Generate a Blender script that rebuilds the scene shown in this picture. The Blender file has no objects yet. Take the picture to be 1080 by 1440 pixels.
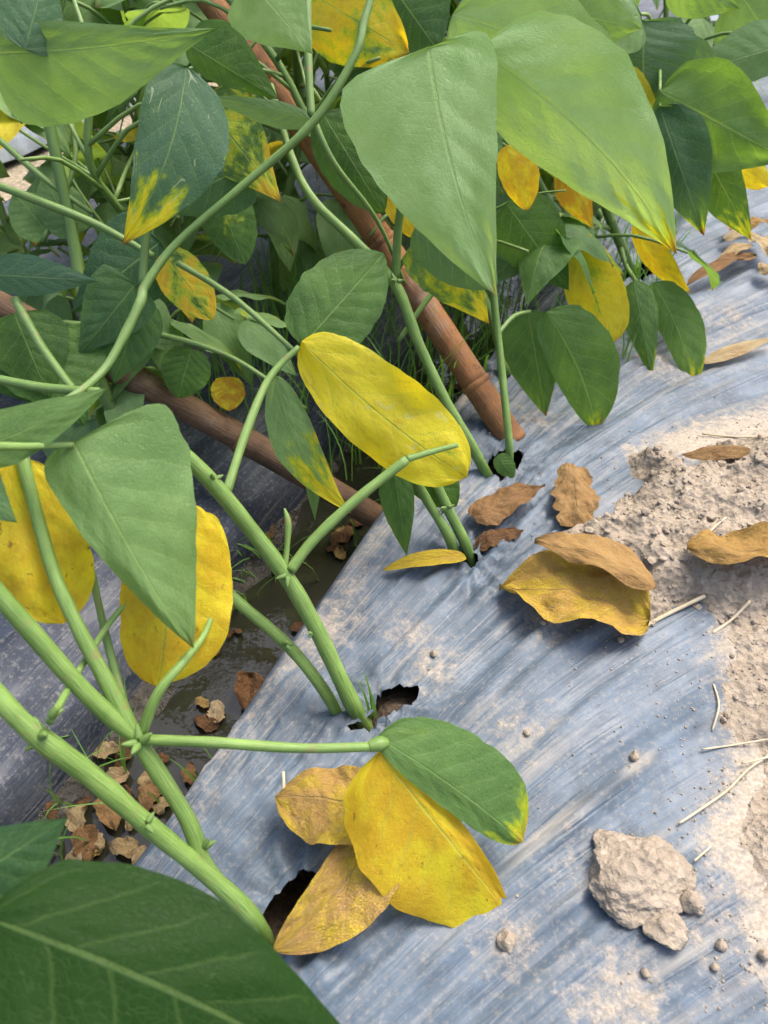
import bpy, bmesh, math, random
from mathutils import Vector, Matrix, noise
R = math.radians
rnd = random.Random(7)
scn = bpy.context.scene
col = scn.collection
# ------------------------------------------------------------------ camera
CAM_H, PITCH, F = 0.45, R(45), 1040.0          # metres above the bed, tilt down, focal length in photo pixels
CP, SP = math.cos(PITCH), math.sin(PITCH)
cd = bpy.data.cameras.new('camera'); cam = bpy.data.objects.new('camera', cd); col.objects.link(cam)
cam.location = (0, 0, CAM_H); cam.rotation_euler = (math.pi/2 - PITCH, 0, 0)
cd.sensor_fit = 'VERTICAL'; cd.sensor_height = 36; cd.lens = 36*F/1440
cd.clip_start = 0.01; cd.clip_end = 500
cd.dof.use_dof = True; cd.dof.focus_distance = 0.53; cd.dof.aperture_fstop = 11
scn.camera = cam
# ------------------------------------------------------------------ light
SUN_EL, SUN_ROT = R(62), R(50)
w = bpy.data.worlds.new('World'); scn.world = w; w.use_nodes = True
wn = w.node_tree.nodes; wl_ = w.node_tree.links
sky = wn.new('ShaderNodeTexSky'); sky.sky_type = 'NISHITA'; sky.sun_disc = False
sky.sun_elevation = SUN_EL; sky.sun_rotation = SUN_ROT; sky.air_density = .8; sky.dust_density = 5.0; sky.ozone_density = .6
wl_.new(sky.outputs[0], wn['Background'].inputs[0]); wn['Background'].inputs[1].default_value = 0.15
sd = bpy.data.lights.new('sun', 'SUN'); sd.energy = 1.1; sd.angle = R(25); sd.color = (1, .95, .87)
sun = bpy.data.objects.new('sun', sd); col.objects.link(sun)
_dir = Vector((math.sin(SUN_ROT)*math.cos(SUN_EL), math.cos(SUN_ROT)*math.cos(SUN_EL), math.sin(SUN_EL)))
sun.rotation_euler = _dir.to_track_quat('Z', 'Y').to_euler()
vs = scn.view_settings; vs.view_transform = 'Standard'; vs.look = 'None'; vs.gamma = 1; vs.use_curve_mapping = False
vs.exposure = 1.72
# ------------------------------------------------------------------ coordinates
def W(u, v, d):                      # a point seen at photo pixel (u, v), d metres deep
    xc, yc = (u-540)/F*d, -(v-720)/F*d
    return Vector((xc, d*CP + yc*SP, CAM_H - d*SP + yc*CP))
def G(u, v, z=0.0):                  # a point of the level z at photo pixel (u, v)
    t = (v-720)/F
    return W(u, v, (CAM_H - z)/(SP + t*CP))
O = Vector((-.0625, .124, 0)); ANG = R(26)
RD = Vector((math.sin(ANG), math.cos(ANG), 0)); LD = Vector((math.cos(ANG), -math.sin(ANG), 0))
def row(s, l, z=0.0): return O + RD*s + LD*l + Vector((0, 0, z))
def sl(p): q = p - O; return q.dot(RD), q.dot(LD)
def sstep(a, b, x):
    t = min(1, max(0, (x-a)/(b-a))); return t*t*(3-2*t)
def fbm(p, o=4): return noise.fractal(Vector(p), 1.0, 2.0, o)
# ------------------------------------------------------------------ material helper
class M:
    def __init__(s, name):
        s.m = bpy.data.materials.new(name); s.m.use_nodes = True
        s.t = s.m.node_tree; s.n = s.t.nodes; s.n.clear()
        s.out = s.n.new('ShaderNodeOutputMaterial')
    def link(s, a, b): s.t.links.new(a, b)
    def node(s, typ, ins=None, **kw):
        n = s.n.new(typ)
        for k, v in kw.items(): setattr(n, k, v)
        for k, v in (ins or {}).items():
            if isinstance(v, bpy.types.NodeSocket): s.link(v, n.inputs[k])
            else: n.inputs[k].default_value = v
        return n
    def math(s, op, a, b=0.0, c=0.0, clamp=False):
        n = s.n.new('ShaderNodeMath'); n.operation = op; n.use_clamp = clamp
        for i, v in enumerate((a, b, c)):
            if isinstance(v, bpy.types.NodeSocket): s.link(v, n.inputs[i])
            else: n.inputs[i].default_value = v
        return n.outputs[0]
    def mr(s, x, a, b, c=0.0, d=1.0):
        n = s.node('ShaderNodeMapRange', {0: x, 1: a, 2: b, 3: c, 4: d}); n.interpolation_type = 'SMOOTHSTEP'; return n.outputs[0]
    def mix(s, f, a, b, mode='MIX'):
        n = s.n.new('ShaderNodeMix'); n.data_type = 'RGBA'; n.blend_type = mode
        for i, v in ((0, f), (6, a), (7, b)):
            if isinstance(v, bpy.types.NodeSocket): s.link(v, n.inputs[i])
            else: n.inputs[i].default_value = v if i == 0 else (*v, 1)
        return n.outputs[2]
    def attr(s, name, typ='OBJECT'):
        return s.node('ShaderNodeAttribute', attribute_name=name, attribute_type=typ)
    def noise(s, vec, scale, detail=4, rough=.55):
        return s.node('ShaderNodeTexNoise', {'Vector': vec, 'Scale': scale, 'Detail': detail, 'Roughness': rough}).outputs[0]
    def bump(s, h, strength, dist):
        return s.node('ShaderNodeBump', {'Height': h, 'Strength': strength, 'Distance': dist}).outputs[0]
    def bsdf(s, **kw):
        return s.node('ShaderNodeBsdfPrincipled', {k.replace('_', ' '): v for k, v in kw.items()})
    def done(s, sh):
        s.link(sh, s.out.inputs[0]); return s.m

def leaf_material(dry=False):
    m = M('dry_leaf_blade' if dry else 'leaf_blade')
    uv = m.node('ShaderNodeUVMap', uv_map='uv').outputs[0]
    sep = m.node('ShaderNodeSeparateXYZ', {0: uv})
    u, v = sep.outputs[0], sep.outputs[1]
    a = m.math('ABSOLUTE', v)
    sgn = m.math('MULTIPLY', m.math('SIGN', v), .25)
    seed = m.attr('sd').outputs['Fac']
    off = m.node('ShaderNodeCombineXYZ', {0: seed, 1: m.math('MULTIPLY', seed, 1.7), 2: m.math('MULTIPLY', seed, .37)}).outputs[0]
    iso = m.node('ShaderNodeCombineXYZ', {0: u, 1: m.math('MULTIPLY', v, .36)}).outputs[0]
    p = m.node('ShaderNodeVectorMath', {0: iso, 1: off}, operation='ADD').outputs[0]
    wob = m.math('MULTIPLY', m.math('SUBTRACT', m.noise(p, 3.5, 3), .5), .10)
    ph = m.math('MULTIPLY', m.math('ADD', m.math('SUBTRACT', u, m.math('MULTIPLY', m.math('POWER', a, .85), .24)), wob), 7.0)
    ph = m.math('ADD', ph, sgn)
    pp = m.math('PINGPONG', ph, .5)                          # 0 on a side vein, .5 between two
    sv = m.mr(pp, .0, .075, 1, 0)
    sv = m.math('MULTIPLY', sv, m.mr(a, .55, 1.0, 1, .1))
    mid = m.mr(a, .010, .032, 1, 0)
    vein = m.math('MAXIMUM', m.math('MULTIPLY', sv, .42), mid, clamp=True)
    vor = m.node('ShaderNodeTexVoronoi', {'Vector': p, 'Scale': 52.0}, feature='DISTANCE_TO_EDGE').outputs[0]
    fine = m.mr(vor, .0, .09, 1, 0)
    n1 = m.noise(p, 3.4, 5, .62); n2 = m.noise(p, 9, 5, .65); n3 = m.noise(p, 24, 3)
    yel, pal, edg, spk = (m.attr(k).outputs['Fac'] for k in ('yel', 'pal', 'edg', 'spk'))
    # how far each spot has yellowed
    tip = m.math('MULTIPLY', m.math('POWER', u, 4.0), edg)
    rim = m.math('MULTIPLY', m.math('POWER', a, 6.0), m.math('MULTIPLY', edg, m.mr(n2, .5, .75, 0, .45)))
    y = m.math('ADD', m.math('ADD', m.math('MULTIPLY', yel, 1.5), m.math('ADD', tip, rim)), m.math('MULTIPLY', m.math('SUBTRACT', n1, .5), 1.9))
    y = m.math('ADD', y, m.math('MULTIPLY', m.math('SUBTRACT', n2, .5), .45))
    y = m.math('SUBTRACT', y, m.math('MULTIPLY', m.math('MAXIMUM', m.math('MULTIPLY', sv, .5), mid), .16))
    ym = m.mr(y, .38, 1.0)
    if not dry:
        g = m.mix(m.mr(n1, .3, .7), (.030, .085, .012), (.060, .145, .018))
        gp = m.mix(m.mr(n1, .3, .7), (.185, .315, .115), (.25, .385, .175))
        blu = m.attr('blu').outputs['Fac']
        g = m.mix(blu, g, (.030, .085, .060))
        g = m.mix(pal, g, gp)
        g = m.mix(m.attr('drk').outputs['Fac'], g, (.012, .040, .006))  # darkens the green; on the near corner leaf this is painted shade
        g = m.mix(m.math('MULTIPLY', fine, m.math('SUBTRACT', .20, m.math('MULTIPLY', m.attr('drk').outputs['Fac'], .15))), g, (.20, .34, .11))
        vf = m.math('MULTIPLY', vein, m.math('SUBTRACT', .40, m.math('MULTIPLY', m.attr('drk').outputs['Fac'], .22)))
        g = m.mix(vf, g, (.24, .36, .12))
        yc = m.mix(m.math('MULTIPLY', m.mr(n2, .3, .75), m.math('ADD', m.math('MULTIPLY', m.attr('org').outputs['Fac'], .7), .3)), (.57, .51, .022), (.48, .33, .012))
        yc = m.mix(m.math('MULTIPLY', m.attr('org').outputs['Fac'], m.mr(n1, .35, .6)), yc, (.42, .20, .012))
        yc = m.mix(m.math('MULTIPLY', vein, .75), yc, (.36, .40, .06))
        yc = m.mix(m.math('MULTIPLY', fine, .16), yc, (.40, .30, .03))
        mid_c = (.26, .34, .02)
        c = m.mix(m.mr(ym, .0, .5), g, mid_c); c = m.mix(m.mr(ym, .4, .95), c, yc)
        s = m.math('MULTIPLY', m.mr(m.noise(p, 11, 4, .7), .62, .70), spk)
        c = m.mix(m.math('MULTIPLY', m.mr(n2, .5, .7), m.math('MULTIPLY', ym, .35)), c, (.30, .22, .015))
        c = m.mix(m.math('MULTIPLY', s, .85), c, (.14, .06, .015))
        s2 = m.math('MULTIPLY', m.mr(n3, .70, .76), m.math('MULTIPLY', spk, .7))
        c = m.mix(s2, c, (.07, .04, .015))
        trail = m.math('MULTIPLY', m.mr(m.math('ABSOLUTE', m.math('SUBTRACT', m.noise(p, 4.2, 1), .5)), .006, .016, 1, 0), m.mr(m.noise(p, 6.5, 1), .56, .60))
        c = m.mix(m.math('MULTIPLY', trail, m.attr('trl').outputs['Fac']), c, (.40, .46, .32))
        tipb = m.math('MULTIPLY', m.mr(m.math('ADD', u, m.math('MULTIPLY', n2, .1)), .965, 1.04), m.math('MINIMUM', edg, 1.0))
        c = m.mix(tipb, c, (.22, .09, .03))
        geo = m.node('ShaderNodeNewGeometry').outputs['Backfacing']
        c = m.mix(m.math('MULTIPLY', geo, .35), c, (.16, .27, .10))
        rough, spec, trn = .52, .28, .44
        trc = m.mix(1.0, c, (2.0, 1.75, .55), 'MULTIPLY')
    else:
        hue = m.attr('hue').outputs['Fac']
        rp = m.node('ShaderNodeValToRGB', {0: hue}); e = rp.color_ramp.elements
        e[0].position, e[0].color = 0, (.075, .038, .02, 1); e[1].position, e[1].color = 1, (.45, .36, .21, 1)
        for pos, cc in ((.25, (.165, .082, .034)), (.5, (.30, .185, .075)), (.72, (.36, .22, .035))):
            k = e.new(pos); k.color = (*cc, 1)
        c = m.mix(m.mr(n1, .35, .65), rp.outputs[0], m.mix(.5, rp.outputs[0], (.21, .11, .04)))
        c = m.mix(m.math('MULTIPLY', ym, .9), c, (.44, .33, .02))
        c = m.mix(m.math('MULTIPLY', vein, .30), c, (.36, .26, .12))
        c = m.mix(m.math('MULTIPLY', m.mr(n2, .58, .72), .45), c, (.13, .06, .022))
        c = m.mix(m.math('MULTIPLY', m.mr(n3, .6, .7), .25), c, (.36, .31, .24))
        rough, spec, trn = .75, .2, .15
        trc = c
    cell = m.math('POWER', m.math('MULTIPLY', pp, 2.0), .6)
    h = m.math('ADD', m.math('MULTIPLY', cell, .30), m.math('MULTIPLY', m.math('SUBTRACT', 1.0, fine), .22))
    h = m.math('SUBTRACT', h, m.math('MULTIPLY', mid, .5))
    h = m.math('ADD', h, m.math('MULTIPLY', n2, .9 if not dry else 1.3))
    h = m.math('ADD', h, m.math('MULTIPLY', m.noise(p, 16, 2, .5), .9))
    nm = m.bump(h, 0.6 if not dry else .8, .0014 if not dry else .003)
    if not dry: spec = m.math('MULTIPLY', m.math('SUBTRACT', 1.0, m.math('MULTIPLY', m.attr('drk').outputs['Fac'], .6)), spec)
    b = m.bsdf(Base_Color=c, Roughness=rough, Specular_IOR_Level=spec, Normal=nm)
    tr = m.node('ShaderNodeBsdfTranslucent', {'Color': trc, 'Normal': nm})
    mx = m.node('ShaderNodeMixShader', {0: trn, 1: b.outputs[0], 2: tr.outputs[0]})
    return m.done(mx.outputs[0])

def stem_material():
    m = M('stem_skin')
    uv = m.node('ShaderNodeUVMap', uv_map='uv').outputs[0]
    sep = m.node('ShaderNodeSeparateXYZ', {0: uv}); v = sep.outputs[1]
    oc = m.node('ShaderNodeTexCoord').outputs['Object']
    st = m.node('ShaderNodeCombineXYZ', {0: m.math('MULTIPLY', sep.outputs[0], 6.0), 1: m.math('MULTIPLY', v, 34.0)}).outputs[0]
    streak = m.noise(st, 1.0, 3)
    n = m.noise(oc, 40, 4)
    tone = m.attr('tone').outputs['Fac']
    c = m.mix(m.mr(streak, .32, .68), (.060, .135, .018), (.17, .255, .065))
    c = m.mix(m.mr(n, .5, .75), c, (.16, .26, .06))
    c = m.mix(m.math('MULTIPLY', m.mr(m.noise(oc, 12, 4, .6), .5, .68), .55), c, (.06, .12, .018))
    c = m.mix(m.math('MULTIPLY', m.mr(m.noise(st, 2.3, 3), .60, .72), .5), c, (.22, .24, .09))
    c = m.mix(tone, c, (.035, .085, .016))
    c = m.mix(m.math('MULTIPLY', m.mr(m.noise(oc, 120, 4, .65), .60, .70), .6), c, (.17, .13, .05))
    nm = m.bump(m.math('ADD', streak, m.math('MULTIPLY', m.noise(oc, 500, 2), .3)), .4, .0008)
    b = m.bsdf(Base_Color=c, Roughness=.5, Specular_IOR_Level=.4, Normal=nm, Subsurface_Weight=.12, Subsurface_Scale=.003)
    return m.done(b.outputs[0])

def film_material(name, dark, spec=.27):
    m = M(name)
    q = m.node('ShaderNodeUVMap', uv_map='uv').outputs[0]
    oc = m.node('ShaderNodeTexCoord').outputs['Object']
    sep = m.node('ShaderNodeSeparateXYZ', {0: q})
    def stretch(a, b): return m.node('ShaderNodeCombineXYZ', {0: m.math('MULTIPLY', sep.outputs[0], a), 1: m.math('MULTIPLY', sep.outputs[1], b)}).outputs[0]
    s1 = m.noise(stretch(7, 2.0), 1, 4, .55); s2 = m.noise(stretch(18, 4.5), 1, 3, .5); s3 = m.noise(stretch(60, 16), 1, 3)
    n = m.noise(oc, 9, 5, .6); nb = m.noise(oc, 5.5, 2, .5); nf = m.noise(oc, 120, 4, .7); ng = m.noise(oc, 420, 2)
    dust = m.attr('dust', 'GEOMETRY').outputs['Fac']
    patch = m.mr(nb, .38, .60)
    def line(x, w): return m.mr(m.math('ABSOLUTE', m.math('SUBTRACT', x, .5)), 0.0, w, 1, 0)
    r1, r2 = line(s1, .045), m.math('MULTIPLY', line(s2, .05), patch)
    r3 = m.math('MULTIPLY', line(s3, .06), m.mr(s1, .45, .65))
    c = m.mix(m.mr(n, .3, .7), dark, tuple(x*1.7 for x in dark))
    c = m.mix(m.math('MULTIPLY', m.mr(m.noise(oc, 30, 5, .7), .42, .70), .6), c, tuple(x*2.2 for x in dark))
    c = m.mix(m.math('MULTIPLY', m.mr(m.noise(oc, 260, 4, .75), .50, .68), .45), c, (.19, .18, .16))
    pale = m.math('MULTIPLY', m.math('ADD', m.math('MULTIPLY', r1, .6), m.math('ADD', m.math('MULTIPLY', r2, .5), m.math('MULTIPLY', r3, .4))), m.mr(n, .40, .62), clamp=True)
    drkf = m.math('MULTIPLY', m.mr(m.math('ADD', m.math('MULTIPLY', s3, .5), m.math('MULTIPLY', s2, .5)), .53, .64), m.mr(n, .55, .42))
    c = m.mix(m.math('MULTIPLY', drkf, .55), c, tuple(x*.45 for x in dark))
    c = m.mix(m.math('MULTIPLY', pale, .42), c, (.22, .215, .20))
    c = m.mix(m.math('MULTIPLY', m.mr(s2, .52, .72), m.math('MULTIPLY', m.mr(dust, .02, .25), .6)), c, (.26, .24, .20))
    ds = m.math('ADD', m.math('MULTIPLY', dust, 1.25), m.math('ADD', m.math('MULTIPLY', m.math('SUBTRACT', nf, .5), 1.5), m.math('MULTIPLY', m.math('SUBTRACT', n, .5), 1.2)))
    dm = m.math('MULTIPLY', m.mr(ds, .24, .85), .95)
    dcol = m.mix(m.mr(ng, .35, .65), (.24, .205, .155), (.33, .285, .225))
    c = m.mix(dm, c, dcol)
    rough = m.math('ADD', m.mr(m.noise(oc, 22, 5, .65), .3, .7, .42, .62), m.math('MULTIPLY', dm, .45), clamp=True)
    h = m.math('ADD', m.math('MULTIPLY', s1, 2.6), m.math('MULTIPLY', m.math('ADD', m.math('MULTIPLY', s2, .6), m.math('MULTIPLY', r2, .35)), m.math('ADD', patch, .25)))
    h = m.math('ADD', h, m.math('ADD', m.math('MULTIPLY', r1, .35), m.math('MULTIPLY', r3, .15)))
    h = m.math('ADD', h, m.math('MULTIPLY', m.math('MULTIPLY', nf, dm), .8))
    nm = m.bump(h, .42, .0028)
    b = m.bsdf(Base_Color=c, Roughness=rough, Specular_IOR_Level=spec, Normal=nm)
    return m.done(b.outputs[0])

def soil_material(name, c1, c2, c3, rough=.95, scale=1.0, wet=False):
    m = M(name)
    oc = m.node('ShaderNodeTexCoord').outputs['Object']
    n = m.noise(oc, 18*scale, 6, .65); nf = m.noise(oc, 150*scale, 5, .7)
    vor = m.node('ShaderNodeTexVoronoi', {'Vector': oc, 'Scale': 190.0*scale}).outputs[0]
    c = m.mix(m.mr(n, .35, .65), c1, c2); c = m.mix(m.mr(nf, .45, .75), c, c3)
    h = m.math('ADD', m.math('MULTIPLY', nf, 1.0), m.math('MULTIPLY', vor, .8))
    nm = m.bump(h, .9, .0035/scale)
    r = m.mr(n, .42, .58, .16, .75) if wet else rough
    b = m.bsdf(Base_Color=c, Roughness=r, Specular_IOR_Level=.5 if wet else .15, Normal=nm)
    return m.done(b.outputs[0])

def bamboo_material(name, c1, c2, c3):
    m = M(name)
    uv = m.node('ShaderNodeUVMap', uv_map='uv').outputs[0]
    sep = m.node('ShaderNodeSeparateXYZ', {0: uv})
    st = m.node('ShaderNodeCombineXYZ', {0: m.math('MULTIPLY', sep.outputs[0], 5.0), 1: m.math('MULTIPLY', sep.outputs[1], 22.0)}).outputs[0]
    s = m.noise(st, 1, 5, .75); oc = m.node('ShaderNodeTexCoord').outputs['Object']; n = m.noise(oc, 22, 5, .65)
    c = m.mix(m.mr(s, .35, .65), c1, c2); c = m.mix(m.mr(n, .48, .7), c, c3)
    c = m.mix(m.math('MULTIPLY', m.mr(m.noise(oc, 14, 5, .7), .55, .72), .5), c, (.24, .20, .16))
    c = m.mix(m.math('MULTIPLY', m.mr(m.noise(oc, 90, 4, .7), .58, .68), .7), c, (.05, .03, .02))
    nm = m.bump(m.math('ADD', s, n), .9, .0016)
    return m.done(m.bsdf(Base_Color=c, Roughness=.62, Specular_IOR_Level=.25, Normal=nm).outputs[0])

def plain_material(name, c1, c2, rough=.6, scale=60, trans=0.0):
    m = M(name); oc = m.node('ShaderNodeTexCoord').outputs['Object']
    c = m.mix(m.mr(m.noise(oc, scale, 4), .3, .7), c1, c2)
    b = m.bsdf(Base_Color=c, Roughness=rough, Specular_IOR_Level=.3)
    if not trans: return m.done(b.outputs[0])
    t = m.node('ShaderNodeBsdfTranslucent', {'Color': m.mix(1.0, c, (1.8, 1.7, .6), 'MULTIPLY')})
    return m.done(m.node('ShaderNodeMixShader', {0: trans, 1: b.outputs[0], 2: t.outputs[0]}).outputs[0])

LEAF, DRY, STEM = leaf_material(), leaf_material(True), stem_material()
FILM = film_material('silver_film', (.043, .060, .079))
FILM2 = film_material('dark_film', (.016, .021, .031), .2)
FILM3 = film_material('sunlit_tone_film', (.16, .19, .21))  # sunlight on the far bed put into the film's base colour
DIRT = soil_material('dry_soil', (.225, .185, .137), (.27, .226, .17), (.325, .275, .212))
DARK = soil_material('dark_soil', (.05, .036, .024), (.085, .062, .042), (.13, .10, .07))
MUD = soil_material('wet_mud', (.016, .014, .009), (.028, .024, .016), (.05, .04, .027), scale=.5, wet=True)
FIELD = soil_material('field_soil', (.20, .17, .12), (.27, .23, .165), (.34, .29, .21), scale=.4)
CANE = bamboo_material('orange_bamboo', (.19, .080, .026), (.26, .12, .042), (.12, .055, .024))
CANE2 = bamboo_material('brown_bamboo', (.085, .045, .022), (.14, .082, .042), (.055, .032, .02))
STRAW = plain_material('dry_straw', (.33, .28, .18), (.43, .37, .26), .8)
BLADE = plain_material('grass_blade', (.07, .17, .03), (.13, .26, .05), .5, 30, .3)
mw = M('ditch_water')
ocw = mw.node('ShaderNodeTexCoord').outputs['Object']
WATER = mw.done(mw.bsdf(Base_Color=(.016, .016, .010, 1), Roughness=.05, Specular_IOR_Level=.35,
        Normal=mw.bump(mw.noise(ocw, 45, 3), .25, .002)).outputs[0])

# ------------------------------------------------------------------ object helpers
def props(o, label=None, cat=None, group=None, kind=None):
    for k, v in (('label', label), ('category', cat), ('group', group), ('kind', kind)):
        if v: o[k] = v
    return o
def empty(name, loc, label, cat, group=None):
    o = bpy.data.objects.new(name, None); col.objects.link(o); o.location = loc; o.empty_display_size = .02
    return props(o, label, cat, group)
def mesh_obj(name, verts, faces, mat, parent=None, uvs=None, smooth=True):
    me = bpy.data.meshes.new(name); me.from_pydata(verts, [], faces)
    if uvs is not None:
        lay = me.uv_layers.new(name='uv'); buf = [0.0]*(2*len(me.loops))
        vi = [0]*len(me.loops); me.loops.foreach_get('vertex_index', vi)
        for i, k in enumerate(vi): buf[2*i], buf[2*i+1] = uvs[k]
        lay.data.foreach_set('uv', buf)
    if smooth: me.polygons.foreach_set('use_smooth', [True]*len(me.polygons))
    me.materials.append(mat); me.update()
    return link_mesh(name, me, parent)
def link_mesh(name, me, parent=None, mw_=None):
    o = bpy.data.objects.new(name, me); col.objects.link(o)
    if parent is not None:
        o.parent = parent
    if mw_ is not None:
        if parent is not None: mw_ = Matrix.Translation(-parent.location) @ mw_
        o.matrix_basis = mw_
    return o
def place(o, parent):                 # world-space mesh under a parent that only has a location
    o.parent = parent; o.matrix_basis = Matrix.Translation(-parent.location); return o

def spline(pts, n):                   # Catmull-Rom through points (vector, radius)
    P = [pts[0]] + list(pts) + [pts[-1]]; out = []
    for i in range(1, len(P)-2):
        for k in range(n):
            t = k/n; a, b, c, d = P[i-1], P[i], P[i+1], P[i+2]
            f = lambda x0, x1, x2, x3: .5*((2*x1)+(-x0+x2)*t+(2*x0-5*x1+4*x2-x3)*t*t+(-x0+3*x1-3*x2+x3)*t**3)
            out.append((Vector([f(a[0][j], b[0][j], c[0][j], d[0][j]) for j in range(3)]), f(a[1], b[1], c[1], d[1])))
    out.append(pts[-1]); return out
def tube_data(pts, n=6, sides=10, ridge=.07, V=None, Fc=None, U=None, wob=0.0):
    V = [] if V is None else V; Fc = [] if Fc is None else Fc; U = [] if U is None else U
    pp = spline(pts, n) if n > 1 else list(pts)
    ref = None; dist = 0; start = len(V)
    for i, (p, r) in enumerate(pp):
        t = (pp[min(i+1, len(pp)-1)][0] - pp[max(i-1, 0)][0]).normalized()
        if ref is None: ref = t.orthogonal().normalized()
        ref = (ref - t*ref.dot(t)).normalized(); b = t.cross(ref)
        if i: dist += (p - pp[i-1][0]).length
        r2 = r*(1 + wob*noise.noise(p*60))
        for k in range(sides):
            a = 2*math.pi*k/sides
            rr = r2*(1 + ridge*math.cos(a*5))
            V.append(p + (ref*math.cos(a) + b*math.sin(a))*rr)
            U.append((dist*10, abs(2*k/sides - 1)))
    m = len(pp)
    for i in range(m-1):
        for k in range(sides):
            a, b_ = start+i*sides+k, start+i*sides+(k+1) % sides
            Fc.append((a, b_, b_+sides, a+sides))
    Fc.append(tuple(start+(m-1)*sides+k for k in range(sides)))
    Fc.append(tuple(start+k for k in reversed(range(sides))))
    return V, Fc, U
def tube(name, pts, mat, parent, n=6, sides=12, ridge=.06, tone=0.0, wob=.12):
    V, Fc, U = tube_data(pts, n, sides, ridge, wob=wob)
    o = place(mesh_obj(name, V, Fc, mat, None, U), parent) if parent else mesh_obj(name, V, Fc, mat, None, U)
    o['tone'] = tone; return o

PROF = {
 'ovate': [(0, .0), (.015, .22), (.05, .55), (.1, .78), (.17, .93), (.26, 1), (.36, .98), (.48, .87), (.6, .71), (.72, .52), (.83, .33), (.92, .155), (.97, .06), (1, .0)],
 'square': [(0, .70), (.05, .84), (.15, .93), (.4, 1), (.7, .97), (.9, .93), (.97, .86), (1, .72)],
 'wedge': [(0, .45), (.08, .8), (.2, 1), (.4, .98), (.6, .75), (.8, .42), (.92, .18), (1, .0)],
 'delta': [(0, .0), (.005, .4), (.02, .74), (.05, .93), (.1, 1), (.2, .97), (.35, .85), (.5, .69), (.65, .51), (.8, .31), (.92, .13), (.97, .05), (1, 0)],
 'broad': [(0, .0), (.008, .35), (.03, .72), (.07, .92), (.13, 1), (.25, .985), (.38, .89), (.52, .73), (.66, .52), (.8, .30), (.9, .15), (.96, .06), (1, .0)],
 'blunt': [(0, .0), (.02, .25), (.06, .48), (.13, .70), (.25, .88), (.4, .98), (.55, 1), (.7, .97), (.82, .85), (.91, .64), (.97, .36), (1, .05)],
 'lance': [(0, .0), (.03, .28), (.1, .62), (.2, .88), (.32, 1), (.45, .97), (.6, .8), (.75, .52), (.88, .24), (.96, .08), (1, .0)],
 'oval':  [(0, .0), (.02, .35), (.07, .65), (.15, .86), (.28, .98), (.42, 1), (.56, .94), (.7, .80), (.82, .60), (.91, .38), (.97, .17), (1, .0)],
}
def prof(shape, t):
    P = PROF[shape]
    for i in range(len(P)-1):
        if t <= P[i+1][0]:
            a = (t-P[i][0])/(P[i+1][0]-P[i][0]); return P[i][1] + a*(P[i+1][1]-P[i][1])
    return 0.0
def leaf_grid(L, wl, wr, shape='ovate', bend=.06, fold=.12, cup=0.0, curve=0.0, wave=.03, droop=0.0, twist=0.0, crumple=0.0, rag=0.0, nu=34, nv=10, seed=0.0):
    """vertices of a leaf blade, base at 0, tip at +Y*L, upper side +Z"""
    V, Fc, U = [], [], []
    wm = (wl+wr)/2
    for i in range(nu+1):
        t = (i/nu)**1.18
        p = prof(shape, t)
        y0 = t*L; xc = curve*L*4*t*(1-t); z0 = bend*L*4*t*(1-t) - droop*L*max(0, t-.55)**2*4
        tw = twist*t
        for j in range(-nv, nv+1):
            a = j/nv; aa = abs(a)
            jag = 1 + rag*noise.noise(Vector((t*9+seed, 3*(a > 0), seed*2.3)))*1.6 + .025*noise.noise(Vector((t*14+seed, 7*(a > 0), seed)))
            x = a*(wr if a > 0 else wl)*p*jag
            ph = (t - .24*aa**.85)*7 + (.25 if a > 0 else -.25)
            q = abs((ph+.5) % 1 - .5)*2
            z = -fold*abs(x) + cup*x*x/max(wm, 1e-6)
            z += wave*wm*math.sin(t*11+seed*5+(1.7 if a > 0 else 0))*aa**2*p
            z += wm*(.024 + .018*noise.noise(Vector((t*3, a*2, seed))))*(q**.7 - .5)*min(1, aa*4)*(1-aa**4)
            z += wave*1.6*wm*noise.noise(Vector((t*2.2+seed, a*1.1, seed*1.7))) + wave*.7*wm*noise.noise(Vector((t*5+seed, a*2.3, seed*1.1)))*aa
            if crumple: z += crumple*wm*(fbm((t*3.3+seed, a*1.6*wm/L*2, seed), 4))
            y = y0 + (.10*abs(x) if t > .1 else 0)*(1-t) - abs(x)*.12*(1-t)*(t < .3)*(1-t/.3)
            if tw:
                cx, sx = math.cos(tw), math.sin(tw); x, z = x*cx - z*sx, x*sx + z*cx
            V.append(Vector((xc + x, y, z0 + z))); U.append((t, a))
    n = 2*nv+1
    for i in range(nu):
        for j in range(n-1):
            a = i*n+j; Fc.append((a, a+1, a+n+1, a+n))
    return V, Fc, U
def leaf_attrs(o, yel=0.0, pal=0.0, edg=0.0, spk=0.0, blu=0.0, org=0.0, hue=.5, drk=0.0, trl=0.0):
    o['yel'], o['pal'], o['edg'], o['spk'], o['blu'], o['org'], o['hue'] = map(float, (yel, pal, edg, spk, blu, org, hue))
    o['drk'] = float(drk); o['trl'] = float(trl); o['sd'] = rnd.uniform(0, 40)
ATTR = ('yel', 'pal', 'edg', 'spk', 'blu', 'org', 'hue', 'drk', 'trl')
def frame(b, t, n0, roll):
    y = (t-b).normalized(); n = (n0 - y*n0.dot(y)).normalized()
    if roll: n = Matrix.Rotation(roll, 3, y) @ n
    x = y.cross(n)
    return Matrix(((x.x, y.x, n.x, b.x), (x.y, y.y, n.y, b.y), (x.z, y.z, n.z, b.z), (0, 0, 0, 1)))
CAMV = Vector((0, 0, CAM_H))
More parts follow.
